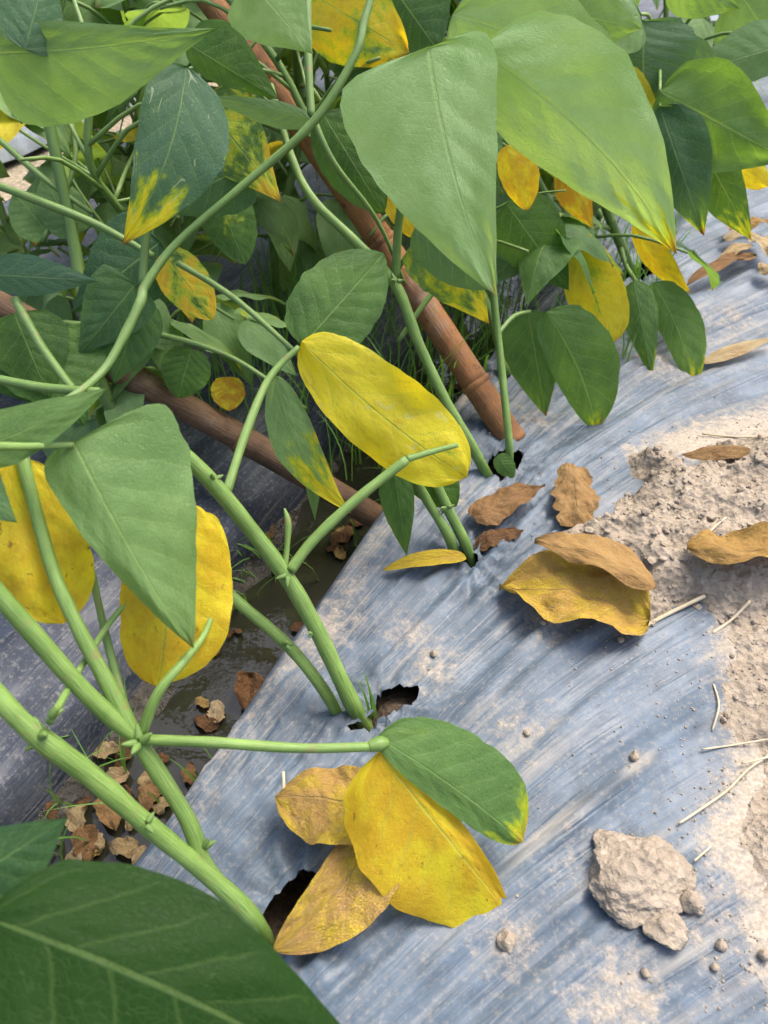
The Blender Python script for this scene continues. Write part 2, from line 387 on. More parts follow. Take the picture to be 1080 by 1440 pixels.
def leaf(parent, b, t, wl, wr, label=None, roll=0, flat=False, mat=None, name='leaf', **kw):
    """a blade from point b to point t; wl, wr half widths in metres"""
    at = {k: kw.pop(k) for k in list(kw) if k in ATTR}
    mid = (b+t)/2; n0 = Vector((0, 0, 1)) if flat else (CAMV - mid).normalized()
    seed = rnd.uniform(0, 30); kw.setdefault('rag', .025)
    V, Fc, U = leaf_grid((t-b).length, wl, wr, seed=seed, **kw)
    mx = frame(b, t, n0, R(roll))
    if parent is None:
        o = mesh_obj(name, V, Fc, mat or LEAF, None, U); o.matrix_basis = mx
    else:
        o = mesh_obj(name, V, Fc, mat or LEAF, None, U); o.parent = parent; o.matrix_basis = Matrix.Translation(-parent.location) @ mx
    leaf_attrs(o, **at)
    if label: o['label'] = label
    return o
def pleaf(parent, b, t, wl, wr, label=None, **kw):      # the same from photo measurements (u, v, depth) and pixel half widths
    d = (b[2]+t[2])/2
    return leaf(parent, W(*b), W(*t), wl/F*d, wr/F*d, label, **kw)

# ------------------------------------------------------------------ ground, ditch, beds
def poly_sd(p, poly):
    inside = False; best = 1e9; q = None
    for i in range(len(poly)):
        a, b = poly[i], poly[(i+1) % len(poly)]
        if (a[1] > p[1]) != (b[1] > p[1]) and p[0] < (b[0]-a[0])*(p[1]-a[1])/(b[1]-a[1]) + a[0]: inside = not inside
        dx, dy = b[0]-a[0], b[1]-a[1]; t = max(0, min(1, ((p[0]-a[0])*dx+(p[1]-a[1])*dy)/(dx*dx+dy*dy+1e-12)))
        cx, cy = a[0]+t*dx, a[1]+t*dy; dd = math.hypot(p[0]-cx, p[1]-cy)
        if dd < best: best, q = dd, (cx, cy)
    return (-best if inside else best), q
def ground_poly(px, z=0.0): return [(lambda g: (g.x, g.y))(G(u, v, z)) for u, v in px]
HOLES = [ground_poly(h) for h in (
    [(362, 1300), (384, 1264), (412, 1238), (440, 1228), (462, 1240), (450, 1272), (425, 1300), (402, 1318), (388, 1338), (368, 1334)],
    [(478, 1025), (505, 1015), (524, 1002), (532, 980), (552, 966), (584, 965), (592, 975), (578, 990), (554, 1000), (536, 1016), (505, 1030)],
    [(640, 788), (652, 774), (668, 776), (676, 790), (660, 796)],
    [(680, 660), (694, 640), (716, 630), (738, 640), (728, 660), (704, 676)],
    [(872, 388), (890, 376), (918, 374), (924, 384), (900, 394), (880, 396)])]
HOLE_C = [(sum(p[0] for p in h)/len(h), sum(p[1] for p in h)/len(h)) for h in HOLES]
DUST = ground_poly([(985, 860), (1100, 850), (1400, 850), (1400, 1500), (1085, 1500), (1030, 1330), (975, 1200), (1010, 1060)])
DUST2 = ground_poly([(885, 640), (985, 590), (1100, 560), (1250, 600), (1250, 660), (1000, 660)])
EDGE = -.088
_rw = random.Random(5)
WRINKLES = []
for _ in range(90):
    _s = _rw.uniform(-.3, 1.2); _l = _rw.uniform(EDGE, .34); _n = _rw.uniform(.08, .32)
    WRINKLES.append((math.log(_l - EDGE + .03) - 2.3*_s, _rw.uniform(.012, .045), _rw.choice((-1, 1, 1))*_rw.uniform(.0012, .0036), _s-_n, _s+_n))
def film_z(x, y):
    s, l = sl(Vector((x, y, 0)))
    q = math.log(max(.004, min(l, .34) - EDGE + .03)) - 2.3*s
    z = .0022*fbm((q*5.0, s*3.0, 0), 3)
    r = 1 - abs(noise.noise(Vector((q*11, s*2.2, 5)))); z += .0070*r**6*sstep(-.35, .35, noise.noise(Vector((s*6, l*9, 3))))
    r = 1 - abs(noise.noise(Vector((q*24, s*5, 9)))); z += .0028*r**4*sstep(-.3, .4, noise.noise(Vector((s*8, l*10, 13))))
    z += .006*noise.noise(Vector((s*5, l*5, 2)))
    for wq, ww, wa, w0, w1 in WRINKLES:
        e = (q + .05*noise.noise(Vector((s*4, wq, 0))) - wq)/ww
        if -3 < e < 3 and w0 < s < w1: z += wa*math.exp(-e*e)*math.sin(math.pi*(s-w0)/(w1-w0))
    for i, (hx, hy) in enumerate(HOLE_C):
        d = math.hypot(x-hx, y-hy)
        if d < .09:
            a = math.atan2(y-hy, x-hx)
            z += .0040*math.sin(a*11+i*2+noise.noise(Vector((x*50, y*50, i)))*2)*math.exp(-(d/.040)**2)*min(1, d/.012)
            z -= .003*math.exp(-(d/.02)**2)
    if l < EDGE + .035: z -= .5*(EDGE+.035-l)**2*6
    return z
def film_sheet(name, mat, l0, l1, s0, s1, ds, dl, zf, holes, label_kind='structure', skirt_left=None, skirt_right=None, dustf=None):
    def ticks(a, b, d, fine_to=None):
        out = [a]
        while out[-1] < b:
            x = out[-1]; k = 1 if fine_to is None or x < fine_to else 1 + (x-fine_to)*6
            out.append(x + d*k)
        return out
    S = ticks(s0, s1, ds, 1.25); Lt = ticks(l0, l1, dl, .55)
    V, U, Dv = [], [], []
    for s in S:
        for l in Lt:
            p = row(s, l); V.append([p.x, p.y, zf(p.x, p.y)])
            q = math.log(max(.004, min(l, .34) - EDGE + .03)) - 2.3*s if holes else l*9
            U.append((q, s)); Dv.append(dustf(p.x, p.y, l) if dustf else 0.0)
    nl = len(Lt); faces = []
    hol = [(h, min(p[0] for p in h)-.02, max(p[0] for p in h)+.02, min(p[1] for p in h)-.02, max(p[1] for p in h)+.02) for h in (holes or [])]
    inside = [False]*len(V)
    for i, p in enumerate(V):
        for h, x0, x1, y0, y1 in hol:
            if x0 < p[0] < x1 and y0 < p[1] < y1:
                sd_, q = poly_sd(p, h)
                if abs(sd_) < ds*.62: p[0], p[1] = q[0] + .001*noise.noise(Vector((p[0]*300, p[1]*300, 1))), q[1]; p[2] += .0016 + .0022*noise.noise(Vector((p[0]*90, p[1]*90, 4)))
                elif sd_ < 0: inside[i] = True
    # skirts: columns that run down into the ditch
    for i in range(len(S)-1):
        for j in range(nl-1):
            a = (i*nl+j, i*nl+j+1, (i+1)*nl+j+1, (i+1)*nl+j)
            if any(inside[k] for k in a): continue
            cx = sum(V[k][0] for k in a)/4; cy = sum(V[k][1] for k in a)/4
            if any(poly_sd((cx, cy), h)[0] < -ds*.1 for h, x0, x1, y0, y1 in hol if x0 < cx < x1 and y0 < cy < y1): continue
            faces.append((a[0], a[3], a[2], a[1]))
    for side, sk in ((0, skirt_left), (nl-1, skirt_right)):
        if not sk: continue
        prev = [i*nl+side for i in range(len(S))]
        for (dl_, z) in sk:
            cur = []
            for i, s in enumerate(S):
                p = row(s, Lt[side] + dl_ + .004*noise.noise(Vector((s*9, dl_*40, 3)))); cur.append(len(V)); V.append([p.x, p.y, z + .004*noise.noise(Vector((s*14, z*30, 8)))])
                U.append((dl_*20, s)); Dv.append(.12)
            for i in range(len(S)-1):
                f = (prev[i], cur[i], cur[i+1], prev[i+1]); faces.append(f if side == 0 else tuple(reversed(f)))
            prev = cur
    faces = [tuple(reversed(f)) for f in faces] if False else faces
    o = mesh_obj(name, V, faces, mat, None, U)
    at = o.data.attributes.new('dust', 'FLOAT', 'POINT'); at.data.foreach_set('value', Dv)
    o['kind'] = label_kind; return o
BLOBS = [(G(u, v), r) for u, v, r in ((725, 1030, .03), (565, 890, .025), (760, 885, .025), (610, 945, .03), (800, 1210, .03), (1010, 1310, .05), (705, 1140, .012), (890, 1075, .012), (760, 590, .03), (720, 1330, .02), (880, 1400, .04), (480, 880, .03), (640, 700, .03), (940, 520, .05), (1020, 460, .06))]
def dust1(x, y, l):
    a = sstep(.02, -.035, poly_sd((x, y), DUST)[0])*.72
    b = sstep(.03, -.02, poly_sd((x, y), DUST2)[0])*.6
    g = max(.34*math.exp(-((x-p.x)**2+(y-p.y)**2)/(r*r)) for p, r in BLOBS)
    return max(a, b, g, .22*sstep(.16, .30, l)) + .26*sstep(EDGE+.05, EDGE, l) + .05
film_sheet('mulch_film', FILM, EDGE, .95, -.42, 4.0, .0036, .0036, film_z, HOLES,
           skirt_left=((-.006, -.012), (-.012, -.05), (-.02, -.105)), skirt_right=((.05, -.08), (.1, -.13)), dustf=dust1)
def film2_z(x, y):
    s, l = sl(Vector((x, y, 0)))
    r = 1 - abs(noise.noise(Vector((l*60, s*3, 5))))
    return -.035 + .005*r**3 + .008*noise.noise(Vector((l*9, s*3, 1))) - .02*sstep(-.30, -.235, l)
film_sheet('neighbouring_mulch_film', FILM2, -.95, -.235, -.3, 4.0, .012, .008, film2_z, None,
           skirt_right=((.006, -.075), (.014, -.12)), skirt_left=((-.02, -.12),))
def film3_z(x, y):
    s, l = sl(Vector((x, y, 0))); return -.03 + .008*noise.noise(Vector((l*9, s*3, 4)))
film_sheet('far_mulch_film', FILM3, -2.1, -1.3, -.3, 5.0, .03, .02, film3_z, None, skirt_right=((.01, -.12),), skirt_left=((-.02, -.12),))
# soil inside the bed, seen through the planting holes
V, Fc = [], []
for i in range(120):
    for j in range(30):
        p = row(-.35+i*.0125, -.07+j*.0125); V.append((p.x, p.y, -.040 + .030*math.exp(-((p.x-HOLE_C[1][0]-.012)**2+(p.y-HOLE_C[1][1]-.01)**2)/.0009) + .008*fbm((p.x*40, p.y*40, 1), 4)))
for i in range(119):
    for j in range(29):
        a = i*30+j; Fc.append((a, a+30, a+31, a+1))
props(mesh_obj('bed_soil', V, Fc, DARK), kind='structure')
# mud in the ditch, with standing water
V, Fc = [], []; NI, NJ = 320, 40
for i in range(NI):
    for j in range(NJ):
        s, l = -.3 + i*.0125, -.27 + j*.0053
        p = row(s, l); V.append((p.x, p.y, -.111 + .012*fbm((p.x*11, p.y*11, 3), 5) + .016*((l+.163)/.07)**2))
for i in range(NI-1):
    for j in range(NJ-1):
        a = i*NJ+j; Fc.append((a, a+NJ, a+NJ+1, a+1))
props(mesh_obj('ditch_mud', V, Fc, MUD), kind='structure')
q = [row(-.3, -.26, -.104), row(3.6, -.26, -.104), row(3.6, -.07, -.104), row(-.3, -.07, -.104)]
props(mesh_obj('ditch_water', q, [(3, 2, 1, 0)], WATER), kind='structure')
# the field beyond, one sheet to the horizon
V, Fc = [], []; n = 60
def far(k): x = (k/n*2-1); return math.copysign(abs(x)**3*150, x)
for i in range(n+1):
    for j in range(n+1): V.append((far(i), far(j)+1, -.135 + .01*noise.noise(Vector((far(i)*2, far(j)*2, 0)))))
for i in range(n):
    for j in range(n): a = i*(n+1)+j; Fc.append((a, a+n+1, a+n+2, a+1))
props(mesh_obj('ground', V, Fc, FIELD), kind='structure')

# ------------------------------------------------------------------ loose soil on the film
HEAP = ground_poly([(884, 660), (888, 640), (908, 634), (930, 655), (960, 668), (1000, 640), (1060, 622), (1150, 600), (1400, 620), (1400, 900), (1080, 870), (1010, 880), (985, 860), (930, 868), (905, 890), (885, 850), (850, 812), (800, 792), (776, 778), (780, 762), (835, 738), (870, 722), (890, 700)])
STRIP = ground_poly([(1000, 850), (1400, 820), (1400, 1600), (1120, 1600), (1075, 1330), (1010, 1230), (1000, 1160), (1050, 1090), (985, 1050)])
def cellular(x, y, f, seed):
    d, pts = noise.voronoi(Vector((x*f, y*f, seed)), distance_metric='DISTANCE', exponent=2)
    return d[0], d[1]
def heap_z(x, y):
    nz = .010*noise.noise(Vector((x*45, y*45, 0))) + .005*noise.noise(Vector((x*130, y*130, 4)))
    d1 = -poly_sd((x, y), HEAP)[0] + nz; d2 = -poly_sd((x, y), STRIP)[0] + nz*1.3 - .012
    if max(d1, d2) < -.012: return None
    h = max(.016*sstep(-.002, .024, d1) + .012*sstep(.01, .08, d1)*(1+noise.noise(Vector((x*28, y*28, 7)))*1.1), .0055*sstep(-.004, .05, d2))
    k = sstep(-.004, .02, max(d1, d2*.6))
    for f, amp in ((30, .009), (62, .0075), (140, .0042), (300, .0022)):
        f1, f2 = cellular(x + .006*noise.noise(Vector((x*60, y*60, f))), y, f, f*.1)
        h += amp*k*(.75 - min(1.0, f1*1.15))*(1.0 if d1 > d2 else .55)
    return h - .004*(1-sstep(-.010, .006, max(d1, d2)))
xs = [p[0] for p in HEAP+STRIP]; ys = [p[1] for p in HEAP+STRIP]
x0, x1, y0, y1 = min(xs)-.02, min(max(xs), .55), max(.0, min(ys)-.02), max(ys)+.02
st = .0024; V, Fc, idx = [], [], {}
nx, ny = int((x1-x0)/st), int((y1-y0)/st)
for i in range(nx):
    for j in range(ny):
        x, y = x0+i*st, y0+j*st
        h = heap_z(x, y)
        if h is not None: idx[i, j] = len(V); V.append((x, y, film_z(x, y)+h))
for (i, j), a in idx.items():
    if (i+1, j) in idx and (i, j+1) in idx and (i+1, j+1) in idx: Fc.append((a, idx[i+1, j], idx[i+1, j+1], idx[i, j+1]))
props(mesh_obj('loose_soil', V, Fc, DIRT), 'pale crumbly soil spilled over the right side of the mulch film', kind='stuff')
def clod_data(r, seed, sub=4, sq=(1, 1, .75)):
    bm = bmesh.new(); bmesh.ops.create_icosphere(bm, subdivisions=sub, radius=1)
    rc = random.Random(int(seed*100)); cuts = [(Vector((rc.uniform(-1, 1), rc.uniform(-1, 1), rc.uniform(-.5, 1))).normalized(), rc.uniform(.62, .85)) for _ in range(11)]
    for v in bm.verts:
        p = v.co.copy()
        for cn, cc in cuts:
            e = p.dot(cn) - cc
            if e > 0: p -= cn*e*.9
        q = p*1.2 + Vector((seed, seed*2, 0))
        k = 1 + .24*noise.noise(q*1.0) + .13*noise.noise(q*2.3)
        f1 = noise.voronoi(q*2.2)[0][0]; k += .04*(.5-f1) + .03*noise.noise(q*5) + .028*noise.noise(q*11) + .018*noise.noise(q*24) + .012*noise.noise(q*50)
        v.co = Vector((p.x*sq[0], p.y*sq[1], p.z*sq[2]))*r*k
    V = [v.co.copy() for v in bm.verts]; Fc = [tuple(v.index for v in f.verts) for f in bm.faces]; bm.free(); return V, Fc
def clod(u, v, rpx, label, seed, sub=4, sq=(1, 1, .75), group=None, name='soil_clod', up=0.0):
    g = G(u, v); d = (g-CAMV).length; r = rpx/F*d*.92
    V, Fc = clod_data(r, seed, sub, sq)
    g = G(u, v + rpx*.25); zb = film_z(g.x, g.y) + (heap_z(g.x, g.y) or 0)
    o = mesh_obj(name, V, Fc, DIRT); o.location = (g.x, g.y, zb + r*sq[2]*.72 + up)
    return props(o, label, 'clod' if rpx > 12 else 'pebble', group)
clod(896, 1216, 70, 'large pale soil clod alone on the blue film', 3.3, 6, (1.0, .86, .40))
clod(930, 1304, 29, 'small angular soil clod just in front of the large one', 8.1, 4, (1, .85, .5))
clod(968, 1271, 17, 'tiny round clod right against the large soil clod', 12.4, 3)
clod(714, 1320, 14, 'lone tan pebble on the film below the spotted yellow leaf', 5.2, 3)
clod(800, 775, 17, 'small clod at the left point of the spilled soil', 21.2, 3)
for k, (u, v, r) in enumerate(((1010, 1330, 8), (1070, 1345, 9), (905, 1370, 7), (1000, 1362, 6), (888, 1070, 8), (870, 905, 6), (700, 1140, 6), (740, 1035, 6), (610, 920, 6), (760, 885, 6))):
    clod(u, v, r, 'little tan soil pebble lying loose on the blue film', 31+k*1.7, 2, group='pebbles on the film')
# crumbs: too many to count
V, Fc = [], []
base = [clod_data(1, 50+k*3.1, 1) for k in range(5)]
k = 0
while k < 5200:
    if k % 3 == 0: x, y = rnd.uniform(.0, .42), rnd.uniform(.0, .72)
    else: x, y = rnd.uniform(.12, .45), rnd.uniform(.02, .62)
    d = min(poly_sd((x, y), HEAP)[0], poly_sd((x, y), STRIP)[0])
    if d > 0 and rnd.random() > math.exp(-d/.022) + .03: continue
    if any(poly_sd((x, y), h)[0] < .002 for h in HOLES): continue
    k += 1
    r = rnd.choice((.0004, .0005, .0006, .0008, .0011, .0026 if d < -.01 and k % 4 == 0 else .0007)); Vb, Fb = base[k % 5]
    z = film_z(x, y) + (heap_z(x, y) or 0) + r*.5; a = rnd.uniform(0, 6.3); n0 = len(V); ca, sa = math.cos(a), math.sin(a)
    V += [(x+r*(p.x*ca-p.y*sa), y+r*(p.x*sa+p.y*ca), z+r*p.z) for p in Vb]; Fc += [tuple(n0+i for i in f) for f in Fb]
k = 0
while k < 420:
    x, y = rnd.uniform(.12, .5), rnd.uniform(.15, .62); d = poly_sd((x, y), HEAP)[0]
    if d > .004: continue
    k += 1; r = rnd.choice((.0016, .002, .0026, .0034, .005)); Vb, Fb = base[k % 5]
    z = film_z(x, y) + (heap_z(x, y) or 0) + r*.25; a = rnd.uniform(0, 6.3); n0 = len(V); ca, sa = math.cos(a), math.sin(a); q1, q2 = rnd.uniform(.7, 1.3), rnd.uniform(.5, .9)
    V += [(x+r*q1*(p.x*ca-p.y*sa), y+r*(p.x*sa+p.y*ca), z+r*q2*p.z) for p in Vb]; Fc += [tuple(n0+i for i in f) for f in Fb]
props(mesh_obj('soil_crumbs', V, Fc, DIRT, smooth=False), 'fine tan soil crumbs scattered over the film', kind='stuff')

# ------------------------------------------------------------------ bamboo stakes
def stake(name_label, a, b, r0, r1, mat, nodes, bend=0.0):
    base = a.copy(); root = empty('bamboo_stake', base, name_label, 'stake')
    ax = (b-a); L = ax.length; side = ax.normalized().orthogonal().normalized()
    def pt(t): return a + ax*t + side*bend*math.sin(t*math.pi)
    cuts = [0] + nodes + [1]
    for i in range(len(cuts)-1):
        t0, t1 = cuts[i], cuts[i+1]; pts = []
        for k in range(9):
            t = t0 + (t1-t0)*k/8; r = r0 + (r1-r0)*t
            r *= 1 + .05*math.exp(-(min(t-t0, t1-t)*L/.012)**2)
            pts.append((pt(t), r))
        tube('culm', pts, mat, root, n=2, sides=20, ridge=0.0, wob=.03)
        if i:
            r = r0+(r1-r0)*t0; d = ax.normalized()
            tube('node_ring', [(pt(t0)-d*.004, r*1.04), (pt(t0)-d*.0015, r*1.17), (pt(t0)+d*.0012, r*1.18), (pt(t0)+d*.004, r*1.05)], mat, root, n=2, sides=20, ridge=0)
    return root
stake('orange bamboo stake rising from the hole in the silver film', G(722, 622, -.01), W(268, -40, .66), .0135, .0125, CANE, [.13, .44, .78], .006)
stake('dark brown bamboo stake crossing low on the left from the ditch', W(570, 752, .735), W(-60, 400, .60), .0125, .0125, CANE2, [.42, .71], -.004)

# ------------------------------------------------------------------ the bean plants in front
def plant(base, label): return empty('bean_plant', base, label, 'bean plant')
def P(*pts): return [(W(u, v, d), r) for (u, v, d, r) in pts]
def bud(parent, u, v, d, r):             # small scale leaves where a stalk leaves the stem
    V, Fc, U = [], [], []
    c = W(u, v, d)
    for k in range(4):
        dr = Vector((rnd.uniform(-1, 1), rnd.uniform(-1, 1), rnd.uniform(-.3, 1))).normalized()
        tube_data([(c + dr*r*.5, r*.55), (c + dr*r*1.5, r*.42), (c + dr*r*2.3, r*.08)], 3, 6, 0, V, Fc, U)
    o = place(mesh_obj('stipule', V, Fc, STEM, None, U), parent); o['tone'] = .3; return o
YL = 'yellow leaf'
# plant 0: rooted just below the frame, its leaves in the near corner
p0 = plant(row(-.16, 0), 'nearest bean plant, its big leaf with painted-in shade filling the lower left corner')
tube('stem', [(row(-.16, 0, -.02), .007), (W(40, 1480, .34), .0065), (W(-60, 1250, .29), .006), (W(-110, 900, .27), .005), (W(-120, 560, .27), .004)], STEM, p0)
pleaf(p0, (-25, 1288, .245), (585, 1590, .262), 128, 230, shape='ovate', bend=.05, fold=.14, wave=.05, pal=.0, drk=1.0, edg=.25, curve=-.03, nu=44, nv=14)  # shade of whoever holds the camera, painted into the blade colour
tube('petiole', P((-110, 1180, .28, .0022), (-70, 1260, .255, .0018), (-25, 1288, .245, .0015)), STEM, p0, tone=.3)
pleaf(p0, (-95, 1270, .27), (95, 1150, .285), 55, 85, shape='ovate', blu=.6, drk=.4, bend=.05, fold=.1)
tube('petiole', P((-115, 700, .275, .0025), (-40, 634, .31, .002), (40, 628, .335, .0017), (103, 626, .35, .0014)), STEM, p0)
pleaf(p0, (103, 622, .352), (272, 912, .372), 142, 52, shape='delta', bend=.06, fold=.10, wave=.08, pal=.42, edg=.25, curve=.02, nu=44, nv=14)
pleaf(p0, (-60, 640, .34), (152, 545, .345), 42, 38, shape='ovate', pal=.30, bend=.06, roll=-18, curve=.05)
pleaf(p0, (-70, 650, .33), (24, 735, .335), 40, 60, shape='broad', pal=.2, blu=.5)
# plant 1
p1 = plant(G(372, 1318), 'bean plant with two thick stems from the black hole in front')
tube('stem', [(G(376, 1330, -.02), .00504)] + P((352, 1288, .40, .00504), (285, 1225, .385, .00488), (200, 1155, .362, .00488), (125, 1090, .345, .00504), (55, 1038, .33, .00472), (0, 985, .322, .00456), (-90, 890, .31, .00424)), STEM, p1, n=8)
tube('stem', [(G(366, 1324, -.02), .00456)] + P((330, 1272, .402, .00456), (287, 1215, .39, .00456), (262, 1150, .383, .00424), (192, 1040, .372, .00440), (150, 960, .365, .00400), (108, 880, .36, .00368), (70, 790, .36, .00320), (30, 640, .365, .00320)), STEM, p1, n=8)
for b in ((58, 1035, .328, .004), (196, 1045, .368, .0042), (285, 1192, .386, .0035), (205, 1160, .358, .003), (70, 1010, .327, .003)): bud(p1, *b)
tube('stem', P((190, 1038, .372, .00396), (120, 975, .355, .00430), (40, 885, .338, .00430), (-60, 770, .32, .00396)), STEM, p1)
tube('petiole', P((196, 1040, .371, .00275), (300, 1044, .369, .00258), (420, 1052, .378, .00249), (525, 1050, .392, .00232)), STEM, p1)
tube('petiole_joint', P((518, 1050, .391, .00258), (533, 1046, .393, .00396), (545, 1044, .395, .00224)), STEM, p1, tone=.2)
tube('petiole', P((200, 1030, .372, .00275), (222, 975, .368, .00258), (258, 930, .376, .00224), (285, 896, .39, .00172), (300, 860, .40, .00120)), STEM, p1)
tube('petiole', P((70, 1015, .328, .00189), (110, 945, .36, .00172), (165, 862, .38, .00155), (230, 800, .39, .00138)), STEM, p1)
tube('petiole', P((180, 1010, .375, .00224), (150, 900, .385, .00206), (120, 770, .39, .00189), (90, 680, .39, .00172)), STEM, p1, tone=.35)
pleaf(p1, (530, 1036, .394), (735, 1185, .412), 78, 30, 'fresh green leaf', shape='blunt', pal=.22, yel=.15, edg=.5, bend=.05, fold=.10, wave=.05, curve=-.02)
pleaf(p1, (533, 1058, .396), (722, 1292, .418), 28, 116, 'yellow leaf with brown specks', shape='oval', yel=.9, spk=.95, org=.6, edg=.6, bend=.06, fold=.10, wave=.14, curve=.0)
pleaf(p1, (18, 645, .365), (92, 876, .372), 62, 66, 'yellow leaf with a dark spotted tip', shape='blunt', yel=.82, spk=1.0, org=.4, bend=.08, fold=.22, wave=.18)
pleaf(p1, (238, 700, .385), (222, 965, .39), 92, 62, YL, shape='blunt', yel=.8, spk=.7, org=.5, bend=.04, fold=.15, wave=.08, curve=-.02)
pleaf(p1, (290, 720, .40), (300, 884, .40), 30, 36, YL, shape='blunt', yel=.95, spk=.4, org=.3, bend=.04, fold=.2)
# plant 2
p2 = plant(G(508, 1016), 'bean plant with straight thick stem beside the torn film flap')
tube('stem', [(G(515, 1025, -.02), .00550)] + P((490, 978, .49, .00550), (448, 890, .478, .00533), (405, 815, .465, .00516), (345, 735, .448, .00499), (290, 670, .43, .00473), (240, 625, .42, .00413), (190, 600, .42, .00344)), STEM, p2, n=8)
tube('stem', [(G(488, 1028, -.02), .00396)] + P((455, 970, .492, .00396), (402, 905, .483, .00396), (318, 832, .468, .00378), (230, 740, .455, .00344), (180, 640, .45, .00344)), STEM, p2, n=8)
for b in ((405, 808, .46, .0036), (398, 905, .48, .003), (300, 675, .43, .003), (440, 890, .474, .002)): bud(p2, *b)
tube('petiole', P((408, 802, .462, .0034), (440, 760, .465, .0034), (500, 703, .47, .0032), (572, 646, .474, .0030)), STEM, p2)
tube('petiole', P((572, 646, .474, .0024), (605, 636, .478, .002), (643, 626, .486, .0016)), STEM, p2)
tube('petiole', P((400, 800, .462, .002), (404, 765, .462, .0016), (405, 735, .462, .0020), (400, 715, .462, .0006)), STEM, p2)
tube('petiole', P((318, 694, .47, .0030), (345, 610, .485, .0030), (378, 533, .50, .0028), (420, 488, .507, .0018)), STEM, p2)
pleaf(p2, (424, 480, .508), (655, 670, .545), 66, 56, 'large yellow leaf', shape='blunt', yel=.72, spk=.3, trl=.25, edg=.1, bend=.06, fold=.10, wave=.16, curve=.03, nu=44, nv=14)
pleaf(p2, (388, 528, .52), (494, 722, .55), 28, 36, shape='lance', yel=.25, edg=1.5, bend=.06, fold=.2, pal=.5, curve=.08, wave=.1)
pleaf(p2, (436, 640, .55), (443, 732, .56), 12, 10, shape='lance', pal=.4, yel=.1)
pleaf(p2, (425, 486, .53), (540, 356, .56), 62, 58, shape='oval', pal=.05, bend=.04, fold=.08)
# plant 3
p3 = plant(G(655, 786), 'bean plant with paired thin stems by the orange fallen leaf')
tube('stem', [(G(642, 795, -.02), .0042)] + P((632, 755, .596, .0042), (600, 702, .585, .0038), (575, 650, .565, .0034), (560, 590, .56, .003)), STEM, p3)
tube('stem', [(G(664, 798, -.02), .0044)] + P((655, 765, .602, .0044), (630, 715, .59, .0042), (605, 660, .58, .0036), (590, 600, .57, .003)), STEM, p3)
bud(p3, 628, 714, .586, .003)
pleaf(p3, (552, 640, .56), (572, 782, .592), 22, 26, shape='lance', pal=.12, yel=.12, fold=.2)
pleaf(p3, (578, 640, .575), (642, 712, .60), 34, 34, shape='oval', pal=.05, fold=.1)
pleaf(p3, (700, 640, .66), (722, 672, .665), 14, 14, shape='oval', pal=.1)
# plant 4
p4 = plant(G(690, 676), 'bean plant beside the stake carrying the broad pale top leaves')
tube('stem', [(G(693, 682, -.015), .0050)] + P((665, 630, .655, .0048), (625, 560, .64, .0046), (588, 480, .63, .0046), (556, 400, .62, .0046), (495, 335, .61, .0040), (440, 280, .60, .0036), (410, 220, .60, .003), (380, 120, .60, .003)), STEM, p4, n=8)
bud(p4, 556, 396, .616, .0035)
tube('petiole', P((556, 392, .62, .0036), (560, 320, .60, .0034), (568, 250, .57, .003), (560, 170, .52, .003), (596, 80, .44, .0026)), STEM, p4, tone=.4)
tube('petiole', P((604, 322, .60, .0022), (575, 355, .61, .002), (560, 378, .62, .002)), STEM, p4, tone=0)
tube('petiole', P((560, 480, .64, .002), (610, 410, .64, .0024), (690, 330, .64, .002)), STEM, p4, tone=.2)
pleaf(p4, (603, 66, .425), (698, 416, .45), 86, 136, 'broad pale green leaf', shape='delta', pal=1.0, edg=.35, bend=.05, fold=.10, wave=.05, curve=.035, nu=50, nv=16)
pleaf(p4, (672, 70, .455), (952, 358, .49), 100, 72, 'long pale green leaf with a yellowed tip', shape='ovate', pal=.95, edg=.75, bend=.09, fold=.16, wave=.07, curve=-.055, spk=.06, nu=50, nv=16)
pleaf(p4, (636, 20, .49), (926, 188, .505), 70, 84, shape='ovate', pal=.75, edg=.4, bend=.06, fold=.12, wave=.06, curve=-.06)
pleaf(p4, (600, 330, .60), (688, 456, .62), 50, 52, shape='broad', yel=.34, pal=.2, edg=.8, bend=.05)
pleaf(p4, (585, 318, .58), (700, 402, .60), 36, 40, shape='oval', blu=.5, pal=.15)
pleaf(p4, (535, 235, .62), (580, 335, .64), 26, 20, YL, shape='oval', yel=1.0, org=.5)
# plant 5
p5 = plant(G(716, 660), 'thin-stemmed bean plant in the stake hole with drooping paired leaves')
tube('stem', [(G(716, 668, -.015), .0038)] + P((716, 625, .665, .0036), (708, 545, .655, .0034), (700, 470, .645, .0032), (693, 400, .63, .003), (690, 300, .60, .003)), STEM, p5)
tube('petiole', P((700, 470, .645, .002), (722, 445, .66, .002), (745, 438, .67, .0018)), STEM, p5, tone=.3)
pleaf(p5, (768, 438, .675), (838, 606, .725), 58, 34, shape='oval', pal=.16, edg=.55, bend=.05, fold=.1, curve=-.05)
pleaf(p5, (742, 436, .685), (768, 586, .73), 34, 44, shape='ovate', pal=.14, edg=.6, bend=.06, fold=.16)
pleaf(p5, (712, 285, .66), (800, 408, .69), 50, 48, shape='ovate', pal=.03, bend=.04)
pleaf(p5, (712, 205, .60), (742, 296, .62), 32, 22, YL, shape='oval', yel=1.05, org=.6, edg=.6)
